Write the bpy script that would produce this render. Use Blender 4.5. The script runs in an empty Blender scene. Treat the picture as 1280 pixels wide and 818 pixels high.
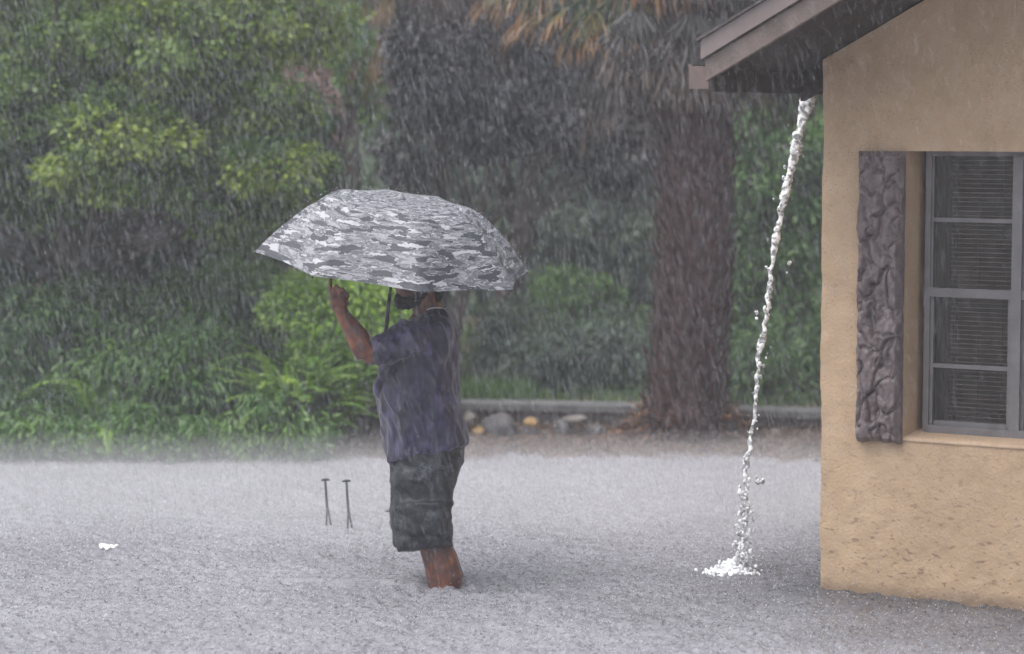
import bpy, bmesh, math, random
import numpy as np
from mathutils import Vector, Matrix, noise as mn
rnd = random.Random(7)
rng = np.random.default_rng(11)
SC = bpy.context.scene
COL = SC.collection
R = math.radians

# ------------------------------------------------------------------ camera
F = 3000.0                      # focal length in photo pixels (photo 1280 wide)
EYE = 2.13
TP = 259.0 / F
PITCH = math.atan(TP)
cam_d = bpy.data.cameras.new('camera'); cam = bpy.data.objects.new('camera', cam_d); COL.objects.link(cam)
cam.location = (0, 0, EYE); cam.rotation_euler = (math.pi/2 - PITCH, 0, 0)
cam_d.sensor_width = 36; cam_d.lens = F/1280*36; cam_d.clip_start = .1; cam_d.clip_end = 2000
cam_d.dof.use_dof = True; cam_d.dof.focus_distance = 10.9; cam_d.dof.aperture_fstop = 1.5
SC.camera = cam

def ray(x, y):
    a = (x-640)/F; b = (409-y)/F
    c, s = math.cos(PITCH), math.sin(PITCH)
    return Vector((a, c + b*s, -s + b*c))
def P(x, y, Y):                  # photo pixel at world depth Y
    d = ray(x, y); t = Y/d.y
    return Vector((d.x*t, Y, EYE + d.z*t))
def G(x, y, z=0.0):              # photo pixel on the level z
    d = ray(x, y); t = (z-EYE)/d.z
    return Vector((d.x*t, d.y*t, z))

# ------------------------------------------------------------------ materials
def new_mat(name):
    m = bpy.data.materials.new(name); m.use_nodes = True
    nt = m.node_tree; nt.nodes.clear()
    out = nt.nodes.new('ShaderNodeOutputMaterial')
    return m, nt, out
def N(nt, t, **kw):
    n = nt.nodes.new(t)
    for k, v in kw.items():
        if k.startswith('i_'):
            k2 = k[2:].replace('_', ' ')
            n.inputs[k2].default_value = v
        else: setattr(n, k, v)
    return n
def L(nt, a, b): nt.links.new(a, b)
def ramp(nt, stops, interp='LINEAR'):
    r = nt.nodes.new('ShaderNodeValToRGB'); cr = r.color_ramp; cr.interpolation = interp
    while len(cr.elements) < len(stops): cr.elements.new(.5)
    for e, (p, c) in zip(cr.elements, stops):
        e.position = p; e.color = (*c, 1) if len(c) == 3 else c
    return r
def simple(name, c, rough=.6, metal=0, var=.25, scale=20, bump=0, bscale=60, spec=.5, coat=0):
    m, nt, out = new_mat(name)
    b = N(nt, 'ShaderNodeBsdfPrincipled'); b.inputs['Roughness'].default_value = rough; b.inputs['Metallic'].default_value = metal
    b.inputs['Specular IOR Level'].default_value = spec; b.inputs['Coat Weight'].default_value = coat
    tc = N(nt, 'ShaderNodeTexCoord')
    n = N(nt, 'ShaderNodeTexNoise'); n.inputs['Scale'].default_value = scale; n.inputs['Detail'].default_value = 5
    L(nt, tc.outputs['Object'], n.inputs['Vector'])
    r = ramp(nt, [(.3, tuple(v*(1-var) for v in c)), (.7, tuple(min(1, v*(1+var)) for v in c))])
    L(nt, n.outputs['Fac'], r.inputs['Fac']); L(nt, r.outputs['Color'], b.inputs['Base Color'])
    if bump:
        n2 = N(nt, 'ShaderNodeTexNoise'); n2.inputs['Scale'].default_value = bscale; n2.inputs['Detail'].default_value = 6
        L(nt, tc.outputs['Object'], n2.inputs['Vector'])
        bp = N(nt, 'ShaderNodeBump'); bp.inputs['Strength'].default_value = bump; bp.inputs['Distance'].default_value = .01
        L(nt, n2.outputs['Fac'], bp.inputs['Height']); L(nt, bp.outputs['Normal'], b.inputs['Normal'])
    L(nt, b.outputs[0], out.inputs['Surface'])
    return m
def leaf_mat(name, stops, rough=.45, trans=.3):
    m, nt, out = new_mat(name)
    at = N(nt, 'ShaderNodeAttribute', attribute_name='var')
    r = ramp(nt, stops); L(nt, at.outputs['Fac'], r.inputs['Fac'])
    b = N(nt, 'ShaderNodeBsdfPrincipled'); b.inputs['Roughness'].default_value = rough
    L(nt, r.outputs['Color'], b.inputs['Base Color'])
    t = N(nt, 'ShaderNodeBsdfTranslucent'); L(nt, r.outputs['Color'], t.inputs['Color'])
    mx = N(nt, 'ShaderNodeMixShader'); mx.inputs[0].default_value = trans
    L(nt, b.outputs[0], mx.inputs[1]); L(nt, t.outputs[0], mx.inputs[2]); L(nt, mx.outputs[0], out.inputs['Surface'])
    return m
def drop_mat(name, alpha, c=(.9, .92, .95), rough=.3):
    m, nt, out = new_mat(name)
    d = N(nt, 'ShaderNodeBsdfDiffuse'); d.inputs['Color'].default_value = (*c, 1)
    t = N(nt, 'ShaderNodeBsdfTranslucent'); t.inputs['Color'].default_value = (*c, 1)
    a = N(nt, 'ShaderNodeMixShader'); a.inputs[0].default_value = .5
    L(nt, d.outputs[0], a.inputs[1]); L(nt, t.outputs[0], a.inputs[2])
    tr = N(nt, 'ShaderNodeBsdfTransparent')
    mx = N(nt, 'ShaderNodeMixShader'); mx.inputs[0].default_value = alpha
    L(nt, tr.outputs[0], mx.inputs[1]); L(nt, a.outputs[0], mx.inputs[2]); L(nt, mx.outputs[0], out.inputs['Surface'])
    return m

# ------------------------------------------------------------------ object helpers
def tag(o, label=None, cat=None, group=None, kind=None):
    if label: o['label'] = label
    if cat: o['category'] = cat
    if group: o['group'] = group
    if kind: o['kind'] = kind
    return o
def link(name, me, mat=None, parent=None):
    o = bpy.data.objects.new(name, me); COL.objects.link(o)
    if mat: me.materials.append(mat)
    if parent: o.parent = parent; o.matrix_parent_inverse = parent.matrix_world.inverted()
    return o
def empty(name, loc=(0, 0, 0)):
    o = bpy.data.objects.new(name, None); COL.objects.link(o); o.location = loc; o.empty_display_size = .1
    o.matrix_world = Matrix.Translation(Vector(loc))
    return o
def np_mesh(name, V, faces, smooth=False, var=None):
    """V (n,3); faces (m,k) all the same k"""
    V = np.asarray(V, np.float32).reshape(-1, 3); faces = np.asarray(faces, np.int32)
    m, k = faces.shape
    me = bpy.data.meshes.new(name)
    me.vertices.add(len(V)); me.vertices.foreach_set('co', V.ravel())
    me.loops.add(m*k); me.loops.foreach_set('vertex_index', faces.ravel())
    me.polygons.add(m); me.polygons.foreach_set('loop_start', np.arange(m, dtype=np.int32)*k)
    try: me.polygons.foreach_set('loop_total', np.full(m, k, np.int32))
    except Exception: pass
    if smooth: me.polygons.foreach_set('use_smooth', np.ones(m, bool))
    if var is not None:
        a = me.attributes.new('var', 'FLOAT', 'FACE'); a.data.foreach_set('value', np.asarray(var, np.float32))
    me.update(calc_edges=True); me.validate()
    return me
class MB:
    def __init__(s): s.v = []; s.f = []
    def add(s, V, Fs):
        o = len(s.v); s.v += [tuple(v) for v in V]; s.f += [tuple(i+o for i in f) for f in Fs]
    def box(s, a, b, M=None):
        x0, y0, z0 = a; x1, y1, z1 = b
        V = [Vector(p) for p in ((x0,y0,z0),(x1,y0,z0),(x1,y1,z0),(x0,y1,z0),(x0,y0,z1),(x1,y0,z1),(x1,y1,z1),(x0,y1,z1))]
        if M is not None: V = [M @ v for v in V]
        s.add(V, [(0,3,2,1),(4,5,6,7),(0,1,5,4),(1,2,6,5),(2,3,7,6),(3,0,4,7)])
    def tube(s, pts, rad, n=8, cap=True, up=None, sq=None):
        """loft: rad = list of r or (ra, rb); ra along `side`, rb along the other"""
        pts = [Vector(p) for p in pts]; V = []; m = len(pts)
        for i, p in enumerate(pts):
            t = (pts[min(i+1, m-1)] - pts[max(i-1, 0)]).normalized()
            u = Vector(up) if up else (Vector((0, 1, 0)) if abs(t.y) < .9 else Vector((1, 0, 0)))
            b = (u - t*u.dot(t)).normalized(); a = b.cross(t).normalized()
            r = rad[i]; ra, rb = r if isinstance(r, tuple) else (r, r)
            for k in range(n):
                w = 2*math.pi*k/n
                c, d = math.cos(w), math.sin(w)
                if sq:
                    c = math.copysign(abs(c)**sq, c); d = math.copysign(abs(d)**sq, d)
                V.append(p + a*(ra*c) + b*(rb*d))
        Fs = []
        for i in range(m-1):
            for k in range(n):
                k2 = (k+1) % n
                Fs.append((i*n+k, i*n+k2, (i+1)*n+k2, (i+1)*n+k))
        if cap:
            Fs.append(tuple(range(n))[::-1]); Fs.append(tuple((m-1)*n+k for k in range(n)))
        s.add(V, Fs)
    def ball(s, c, r, n=10, M=None):
        rx, ry, rz = r if isinstance(r, tuple) else (r, r, r)
        V = []; c = Vector(c)
        for i in range(1, n):
            th = math.pi*i/n
            for k in range(2*n):
                ph = math.pi*k/n
                q = Vector((rx*math.sin(th)*math.cos(ph), ry*math.sin(th)*math.sin(ph), rz*math.cos(th)))
                if M is not None: q = M @ q
                V.append(c+q)
        W = 2*n
        t = Vector((0, 0, rz)); b = Vector((0, 0, -rz))
        if M is not None: t = M @ t; b = M @ b
        V += [c+t, c+b]; T = len(V)-2; B = T+1
        Fs = []
        for i in range(n-2):
            for k in range(W): Fs.append((i*W+k, (i+1)*W+k, (i+1)*W+(k+1) % W, i*W+(k+1) % W))
        for k in range(W):
            Fs.append((T, k, (k+1) % W)); Fs.append((B, (n-2)*W+(k+1) % W, (n-2)*W+k))
        s.add(V, Fs)
    def mesh(s, name, smooth=False):
        me = bpy.data.meshes.new(name); me.from_pydata([tuple(v) for v in s.v], [], s.f); me.update()
        if smooth: me.polygons.foreach_set('use_smooth', [True]*len(me.polygons))
        return me
    def build(s, name, mat, parent=None, smooth=False):
        return link(name, s.mesh(name, smooth), mat, parent)
def remesh(mb, name, voxel, smooth_it=4, disp=None):
    me = mb.mesh(name); o = bpy.data.objects.new('tmp', me); COL.objects.link(o)
    m = o.modifiers.new('r', 'REMESH'); m.mode = 'VOXEL'; m.voxel_size = voxel
    if smooth_it:
        s = o.modifiers.new('s', 'SMOOTH'); s.iterations = smooth_it; s.factor = .5
    dg = bpy.context.evaluated_depsgraph_get(); dg.update()
    r = bpy.data.meshes.new_from_object(o.evaluated_get(dg), depsgraph=dg)
    bpy.data.objects.remove(o); bpy.data.meshes.remove(me)
    r.name = name
    if disp:
        nor = [v.normal.copy() for v in r.vertices]
        for v, nn in zip(r.vertices, nor): v.co += disp(v.co.copy(), nn)
        r.update()
    r.polygons.foreach_set('use_smooth', [True]*len(r.polygons))
    r.materials.clear()
    return r
def fbm(p, o=3):
    return mn.fractal(p, 1.0, 2.0, o)

# ------------------------------------------------------------------ world + sun
w = bpy.data.worlds.new('World'); SC.world = w; w.use_nodes = True
nt = w.node_tree; nt.nodes.clear()
sky = nt.nodes.new('ShaderNodeTexSky'); sky.sky_type = 'NISHITA'; sky.sun_disc = False
SUN_EL, SUN_AZ = 66, 250        # azimuth clockwise from +Y, degrees: high, from the camera's left
sky.sun_elevation = R(SUN_EL); sky.sun_rotation = R(SUN_AZ); sky.dust_density = 4; sky.air_density = 1.0; sky.ozone_density = 1
hs = nt.nodes.new('ShaderNodeHueSaturation'); hs.inputs['Saturation'].default_value = .32
bg = nt.nodes.new('ShaderNodeBackground'); bg.inputs['Strength'].default_value = .15
wo = nt.nodes.new('ShaderNodeOutputWorld')
nt.links.new(sky.outputs[0], hs.inputs['Color']); nt.links.new(hs.outputs[0], bg.inputs['Color']); nt.links.new(bg.outputs[0], wo.inputs['Surface'])
sd = bpy.data.lights.new('sun', 'SUN'); sd.energy = 1.1; sd.angle = R(65); sd.color = (1, .97, .93)
so = bpy.data.objects.new('sun', sd); COL.objects.link(so)
az = R(SUN_AZ); el = R(SUN_EL)
sdir = Vector((math.sin(az)*math.cos(el), math.cos(az)*math.cos(el), math.sin(el)))
so.rotation_euler = sdir.to_track_quat('Z', 'Y').to_euler()
SC.view_settings.view_transform = 'Standard'; SC.view_settings.look = 'None'; SC.view_settings.gamma = 1; SC.view_settings.exposure = 0.78

# ------------------------------------------------------------------ ground, bank and water
def shore(x): return 15.0 - .12*x*.5 + .12*math.sin(x*1.7) + .06*math.sin(x*5.1+1)
def gz(x, y):
    s = shore(x)
    t = (y - s)
    if t < -.5: return -.27
    if t < 0: return -.27 + .27*(t+.5)/.5
    if t < .9: return .05*t/.9
    return .05 + min(.9, (t-.9)*.05)
xs = np.unique(np.concatenate([np.linspace(-400, -12, 12), np.linspace(-12, 12, 120), np.linspace(12, 400, 12)]))
ys = np.unique(np.concatenate([np.linspace(-300, 8, 10), np.linspace(8, 13.5, 8), np.linspace(13.5, 18.5, 90), np.linspace(18.5, 40, 24), np.linspace(40, 600, 12)]))
V = []
for y in ys:
    for x in xs:
        z = gz(x, y)
        if 13 < y < 40 and abs(x) < 13: z += .025*fbm(Vector((x*4, y*4, 0)))
        V.append((x, y, z))
nx = len(xs); Fq = [(j*nx+i, j*nx+i+1, (j+1)*nx+i+1, (j+1)*nx+i) for j in range(len(ys)-1) for i in range(nx-1)]
m, nt, out = new_mat('wet_soil')
tc = N(nt, 'ShaderNodeTexCoord'); n1 = N(nt, 'ShaderNodeTexNoise'); n1.inputs['Scale'].default_value = 14; n1.inputs['Detail'].default_value = 9; n1.inputs['Roughness'].default_value = .7
L(nt, tc.outputs['Object'], n1.inputs['Vector'])
r = ramp(nt, [(.32, (.035, .024, .018)), (.5, (.11, .068, .045)), (.62, (.2, .13, .09)), (.75, (.3, .22, .16))])
L(nt, n1.outputs['Fac'], r.inputs['Fac'])
b = N(nt, 'ShaderNodeBsdfPrincipled'); b.inputs['Roughness'].default_value = .55
bp = N(nt, 'ShaderNodeBump'); bp.inputs['Strength'].default_value = .8; bp.inputs['Distance'].default_value = .03
L(nt, n1.outputs['Fac'], bp.inputs['Height']); L(nt, bp.outputs[0], b.inputs['Normal']); L(nt, r.outputs[0], b.inputs['Base Color']); L(nt, b.outputs[0], out.inputs['Surface'])
M_soil = m
tag(link('ground', np_mesh('ground', V, Fq, True), M_soil), kind='structure')

def fft_noise(ny, nx, d, lo, hi):
    """band-limited noise, wavelengths lo..hi metres, unit std"""
    a = np.fft.rfft2(rng.standard_normal((ny, nx)))
    ky = np.fft.fftfreq(ny, d)[:, None]; kx = np.fft.rfftfreq(nx, d)[None, :]
    k = np.hypot(kx, ky)
    a *= np.exp(-(k*lo)**2)*(1-np.exp(-(k*hi)**2))
    h = np.fft.irfft2(a, (ny, nx)); return h/h.std()
d = .0115
X0, X1, Y0w, Y1w = -4.2, 4.2, 8.4, 15.9
gx = np.arange(X0, X1+d/2, d); gy = np.arange(Y0w, Y1w+d/2, d)
H = .0040*fft_noise(len(gy), len(gx), d, .10, .5) + .0022*fft_noise(len(gy), len(gx), d, .03, .12)
h2 = fft_noise(len(gy), len(gx), d, .012, .05)
H += .0022*np.clip(h2, -1.5, 3)**2*np.sign(h2)*.6 + .0012*h2
edge = np.minimum.reduce([np.arange(len(gx))[None, :]+0*gy[:, None], (len(gx)-1-np.arange(len(gx)))[None, :]+0*gy[:, None], np.arange(len(gy))[:, None]+0*gx[None, :], (len(gy)-1-np.arange(len(gy)))[:, None]+0*gx[None, :]])
H *= np.clip(edge/20, 0, 1)
GX, GY = np.meshgrid(gx, gy)
# ridges left by the wading man and by the falling stream
g1, g2 = G(352, 723), G(575, 736)
def ridge(p, q, hgt_, wd_):
    dx, dy = q.x-p.x, q.y-p.y; ll = math.hypot(dx, dy); tx, ty = dx/ll, dy/ll
    al = ((GX-p.x)*tx + (GY-p.y)*ty)/ll; ac = -(GX-p.x)*ty + (GY-p.y)*tx + .03*np.sin(al*7)
    return hgt_*np.exp(-(ac/wd_)**2)*np.clip(al*4, 0, 1)*np.clip((1-al)*4, 0, 1)
lg = G(555, 737); rr_ = np.hypot((GX-lg.x), (GY-lg.y)); H += .011*np.cos((rr_-.13)*60)*np.exp(-np.abs(rr_-.13)*7)
H = H*(1-ridge(g1, g2, .75, .05)) + ridge(g1, g2, .022, .05) + ridge(G(560, 742), G(720, 752), .016, .035) + ridge(G(900, 722), G(1030, 722), .015, .03)
Vw = np.stack([GX, GY, H], -1).reshape(-1, 3)
nx = len(gx); ny = len(gy)
idx = np.arange(nx*ny).reshape(ny, nx)
Fw = np.stack([idx[:-1, :-1], idx[:-1, 1:], idx[1:, 1:], idx[1:, :-1]], -1).reshape(-1, 4)
xe, ye = gx[-1], gy[-1]
B = 60.0; o0 = len(Vw)
ext = np.array([(-B,-B,0),(B,-B,0),(B,B,0),(-B,B,0),(X0,Y0w,0),(xe,Y0w,0),(xe,ye,0),(X0,ye,0)])
ext[2, 1] = ext[3, 1] = 20
Vw = np.vstack([Vw, ext]); q = o0
Fw = np.vstack([Fw, [(q,q+1,q+5,q+4),(q+1,q+2,q+6,q+5),(q+2,q+3,q+7,q+6),(q+3,q,q+4,q+7)]])
m, nt, out = new_mat('rain_beaten_water')
tc = N(nt, 'ShaderNodeTexCoord')
n1 = N(nt, 'ShaderNodeTexNoise'); n1.inputs['Scale'].default_value = 1.1; n1.inputs['Detail'].default_value = 3
n2 = N(nt, 'ShaderNodeTexNoise'); n2.inputs['Scale'].default_value = 52; n2.inputs['Detail'].default_value = 3; n2.inputs['Roughness'].default_value = .6
L(nt, tc.outputs['Object'], n1.inputs['Vector']); L(nt, tc.outputs['Object'], n2.inputs['Vector'])
rb_ = ramp(nt, [(.3, (.235, .232, .255)), (.7, (.30, .297, .325))]); L(nt, n1.outputs['Fac'], rb_.inputs['Fac'])
# dark specks paint the shading of small wave dimples into the water colour
rs_ = ramp(nt, [(.33, (.32, .32, .32)), (.43, (.95, .95, .95)), (.58, (1, 1, 1)), (.66, (1.2, 1.2, 1.2))]); L(nt, n2.outputs['Fac'], rs_.inputs['Fac'])
# darker water colour before the wall stands in for the house's shade and reflection
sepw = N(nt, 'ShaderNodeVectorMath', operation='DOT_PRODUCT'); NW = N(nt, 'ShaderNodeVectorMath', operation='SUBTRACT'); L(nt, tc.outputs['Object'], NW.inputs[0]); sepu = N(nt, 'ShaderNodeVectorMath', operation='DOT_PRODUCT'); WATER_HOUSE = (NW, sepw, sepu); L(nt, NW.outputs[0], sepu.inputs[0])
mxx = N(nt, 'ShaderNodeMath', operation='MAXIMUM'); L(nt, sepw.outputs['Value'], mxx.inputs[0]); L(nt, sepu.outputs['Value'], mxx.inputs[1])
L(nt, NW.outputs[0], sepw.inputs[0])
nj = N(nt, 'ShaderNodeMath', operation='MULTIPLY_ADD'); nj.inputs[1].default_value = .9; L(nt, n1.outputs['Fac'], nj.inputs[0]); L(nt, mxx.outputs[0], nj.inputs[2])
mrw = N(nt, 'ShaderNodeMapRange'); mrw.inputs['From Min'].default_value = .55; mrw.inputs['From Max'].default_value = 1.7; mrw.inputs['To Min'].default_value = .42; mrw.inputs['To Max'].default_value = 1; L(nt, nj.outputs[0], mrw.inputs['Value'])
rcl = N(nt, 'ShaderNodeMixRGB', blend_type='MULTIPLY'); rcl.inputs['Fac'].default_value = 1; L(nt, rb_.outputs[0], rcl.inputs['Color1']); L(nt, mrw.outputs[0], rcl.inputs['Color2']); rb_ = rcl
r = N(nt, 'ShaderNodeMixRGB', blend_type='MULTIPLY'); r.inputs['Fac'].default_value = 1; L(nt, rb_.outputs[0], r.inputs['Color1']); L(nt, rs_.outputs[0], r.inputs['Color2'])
b = N(nt, 'ShaderNodeBsdfPrincipled'); b.inputs['Roughness'].default_value = .16; b.inputs['IOR'].default_value = 1.33
bp = N(nt, 'ShaderNodeBump'); bp.inputs['Strength'].default_value = .5; bp.inputs['Distance'].default_value = .005
L(nt, n2.outputs['Fac'], bp.inputs['Height']); L(nt, bp.outputs[0], b.inputs['Normal'])
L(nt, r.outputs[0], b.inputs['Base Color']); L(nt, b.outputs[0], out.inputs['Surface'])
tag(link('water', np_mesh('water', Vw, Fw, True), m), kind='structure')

# ------------------------------------------------------------------ foliage helpers
def unit(a): return a/np.maximum(np.linalg.norm(a, axis=-1, keepdims=True), 1e-9)
def leaves(name, C, D, Nn, ln, wd, var, mat, parent=None):
    """diamond leaves: base C, direction D, normal Nn; ln, wd arrays; folded a little"""
    D = unit(D); S = unit(np.cross(D, Nn)); U = np.cross(S, D)
    ln = ln[:, None]; wd = wd[:, None]
    a = C; bb = C + D*ln*.45 + S*wd*.5 + U*wd*.12; t = C + D*ln - U*ln*.12; c = C + D*ln*.45 - S*wd*.5 + U*wd*.12
    n = len(C); V = np.stack([a, bb, t, c], 1).reshape(-1, 3)
    Fq = np.arange(4*n).reshape(n, 4)
    return link(name, np_mesh(name, V, Fq, False, var), mat, parent)
def crown(blobs, per, ln, wd, droop=.4, clump_r=(.12, .3), hue=(0, 1)):
    """blobs: (cx,cy,cz,rx,ry,rz,nclumps). clumps of leaves scattered through each blob, denser to its skin"""
    Cs, Ds, Ns, vs = [], [], [], []; tips = []
    for (cx, cy, cz, rx, ry, rz, k, hu) in blobs:
        dirs = unit(rng.standard_normal((k, 3))); rr = rng.uniform(.35, 1.05, k)**.6
        cc = np.array([cx, cy, cz]) + dirs*rr[:, None]*np.array([rx, ry, rz])
        for c, dd in zip(cc, dirs):
            if c[2] < .08: c[2] = .08 + abs(rng.normal())*.1
            cr = rng.uniform(*clump_r); n = int(per*rng.uniform(.5, 1.3))
            q = unit(rng.standard_normal((n, 3)))*(rng.uniform(.05, 1, n)**.5)[:, None]*cr*np.array([1.2, 1.2, .75])
            Cs.append(c + q); tips.append(c)
            D = unit(q)*.8 + dd*.5 + rng.standard_normal((n, 3))*.45; D[:, 2] -= droop
            Ds.append(D); Ns.append(rng.standard_normal((n, 3))*.6 + np.array([0, 0, 1.]))
            base = rng.uniform(*(hu or hue))  # low blob hues paint the shaded inside of a crown into the leaf colour
            vs.append(np.clip(base*.7 + rng.uniform(0, .3, n) + rng.normal(0, .07, n), 0, 1))
    C = np.vstack(Cs); D = np.vstack(Ds); Nn = np.vstack(Ns); v = np.concatenate(vs); n = len(C)
    keep = C[:, 2] > .02
    C, D, Nn, v = C[keep], D[keep], Nn[keep], v[keep]; n = len(C)
    return C, D, Nn, ln*rng.uniform(.6, 1.25, n), wd*rng.uniform(.7, 1.2, n), v, np.array(tips)
M_bark = simple('bark', (.09, .07, .06), .8, var=.45, scale=30, bump=.7, bscale=40)
def tree(name, label, cat, base, blobs, per, ln, wd, mat, droop=.4, clump_r=(.12, .3), trunk_r=.09, nlimb=12, group=None, hue=(0, 1), stem='trunk', cr='crown'):
    e = empty(name, base); tag(e, label, cat, group)
    C, D, Nn, l_, w_, v, tips = crown(blobs, per, ln, wd, droop, clump_r, hue)
    leaves(cr, C, D, Nn, l_, w_, v, mat, e)
    mb = MB(); base = Vector(base)
    top = Vector(tips.mean(0)); top.z = max(base.z+.3, top.z)
    mid = base.lerp(top, .5) + Vector((rnd.uniform(-.1, .1), rnd.uniform(-.1, .1), 0))
    mb.tube([base - Vector((0, 0, .1)), base.lerp(mid, .5), mid, top], [trunk_r*1.3, trunk_r, trunk_r*.8, trunk_r*.35], 10)
    sel = tips[rng.choice(len(tips), min(nlimb, len(tips)), replace=False)]
    for t in sel:
        t = Vector(t); s = base.lerp(top, rnd.uniform(.3, .9))
        mm = s.lerp(t, .5) + Vector((0, 0, -.06))
        mb.tube([s, mm, t], [trunk_r*.35, trunk_r*.22, trunk_r*.06], 6)
    mb.build(stem, M_bark, e, True)
    return e
def px_blob(x, y, Y, rx, rz, ry, k, hu=None):
    p = P(x, y, Y); s = Y/F
    return (p.x, p.y, p.z, rx*s, ry, rz*s, k, hu)

G_left = leaf_mat('leaf_olive', [(0, (.014, .040, .010)), (.35, (.07, .145, .022)), (.7, (.19, .28, .035)), (1, (.33, .40, .05))])
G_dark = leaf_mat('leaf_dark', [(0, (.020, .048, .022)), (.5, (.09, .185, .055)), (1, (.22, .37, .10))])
G_bright = leaf_mat('leaf_bright', [(0, (.06, .15, .02)), (.5, (.17, .34, .045)), (1, (.32, .50, .09))], trans=.4)
G_mid = leaf_mat('leaf_mid', [(0, (.03, .075, .02)), (.5, (.09, .20, .045)), (1, (.21, .36, .08))])
G_grey = leaf_mat('leaf_grey', [(0, (.06, .095, .075)), (.5, (.13, .19, .14)), (1, (.24, .33, .18))])
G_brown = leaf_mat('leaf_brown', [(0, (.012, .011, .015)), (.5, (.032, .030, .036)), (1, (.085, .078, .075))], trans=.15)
G_pink = leaf_mat('leaf_russet', [(0, (.12, .06, .05)), (.5, (.22, .12, .10)), (1, (.32, .2, .16))])

# --- the big leafy tree on the left
tree('leafy_tree', 'tall small-leaved olive green tree filling the side of the flood opposite the house', 'tree', (-3.0, 16.9, .1), [
    px_blob(60, 40, 16.3, 120, 70, .5, 60, (.1, .8)), px_blob(200, 60, 16.0, 90, 60, .4, 46, (.3, 1)), px_blob(330, 20, 16.2, 60, 60, .35, 30, (.4, 1)), px_blob(395, 30, 16.4, 28, 40, .2, 10, (.7, 1)),
    px_blob(30, 140, 16.0, 80, 50, .4, 36, (.0, .5)), px_blob(130, 185, 15.7, 95, 60, .4, 58, (.15, .95)), px_blob(245, 150, 16.2, 80, 45, .35, 34, (.1, .7)), px_blob(335, 130, 16.2, 60, 45, .35, 26, (.2, .9)),
    px_blob(340, 215, 15.9, 62, 40, .35, 34, (.1, .95)), px_blob(250, 235, 15.9, 60, 34, .3, 26, (.0, .6)), px_blob(40, 235, 16.1, 80, 35, .35, 26, (.0, .5)), px_blob(300, 275, 16.0, 50, 24, .25, 14, (.2, .8)),
    px_blob(-170, 80, 16.2, 110, 90, .5, 60, (.1, .9)), px_blob(-330, 160, 16.4, 150, 200, .7, 80, (.1, .9)), px_blob(250, -130, 16.4, 200, 100, .7, 60), px_blob(-100, -200, 16.6, 260, 150, .8, 50)],
    240, .052, .031, G_left, .5, (.10, .24), .11, 50)
# --- shrub mass below it
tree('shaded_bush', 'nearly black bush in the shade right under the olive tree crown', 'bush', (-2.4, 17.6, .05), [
    px_blob(100, 300, 17.6, 170, 75, .35, 60, (0, .35)), px_blob(270, 330, 17.6, 100, 60, .35, 34, (0, .4)), px_blob(-120, 320, 17.6, 120, 110, .4, 46, (0, .4)), px_blob(60, 180, 17.8, 330, 190, .4, 90, (0, .3)), px_blob(330, 200, 18.0, 70, 120, .3, 26, (0, .3))],  # low leaf hues paint the shadow under the tree crown
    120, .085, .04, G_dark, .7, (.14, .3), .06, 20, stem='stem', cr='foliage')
tree('dark_shrub', 'dark blue-green shrub hanging to the water under the tall olive tree', 'shrub', (-2.55, 16.4, .03), [
    px_blob(110, 400, 16.2, 110, 50, .35, 50, (.2, .9)), px_blob(20, 430, 16.0, 90, 70, .35, 44, (0, .6)), px_blob(150, 470, 15.8, 80, 50, .3, 40, (.4, 1)), px_blob(40, 520, 15.7, 110, 50, .35, 44, (.1, .7)), px_blob(-170, 430, 16.0, 140, 140, .5, 70), px_blob(190, 530, 15.7, 80, 42, .3, 34, (0, .5))],
    160, .085, .020, G_dark, .9, (.1, .22), .05, 24, stem='stem', cr='foliage')
tree('feathery_shrub', 'mid green feathery shrub beside the bright fern at the edge of the water', 'shrub', (-1.7, 16.3, .03), [
    px_blob(250, 390, 16.3, 70, 55, .35, 44, (.2, .9)), px_blob(300, 370, 16.8, 40, 40, .3, 20, (.5, 1)), px_blob(240, 480, 15.6, 60, 70, .3, 44, (0, .7)), px_blob(180, 540, 15.3, 60, 30, .15, 20, (.1, .8)), px_blob(60, 545, 15.3, 70, 28, .15, 22, (.0, .7)), px_blob(60, 562, 15.0, 90, 16, .1, 22, (.1, .9)), px_blob(220, 562, 15.0, 90, 16, .1, 22, (.2, 1)), px_blob(-90, 555, 15.1, 90, 20, .1, 16), px_blob(340, 566, 15.0, 60, 12, .08, 12, (.3, 1)), px_blob(340, 430, 16.2, 30, 45, .2, 18, (.0, .3)), px_blob(290, 530, 15.9, 55, 38, .25, 24, (.1, .6))],
    150, .075, .018, G_mid, .8, (.09, .2), .04, 18, stem='stem', cr='foliage', hue=(.1, .9))
G_lime = leaf_mat('leaf_lime', [(0, (.12, .24, .03)), (.5, (.28, .47, .07)), (1, (.46, .64, .13))], trans=.4)
tree('light_green_shrub', 'soft bright green shrub seen under the umbrella behind the raised arm', 'shrub', (-1.05, 16.7, .1), [
    px_blob(450, 385, 15.9, 56, 46, .2, 70, (.5, 1)), px_blob(385, 380, 16.0, 36, 34, .2, 28, (.3, .9)), px_blob(430, 440, 15.9, 42, 30, .2, 34, (.2, .8)), px_blob(500, 440, 16.0, 34, 50, .2, 30, (.4, .9)), px_blob(405, 420, 15.85, 30, 34, .15, 24, (.4, 1))],
    150, .055, .028, G_lime, .4, (.1, .2), .04, 14, stem='stem', cr='foliage', hue=(.3, 1))
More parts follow.
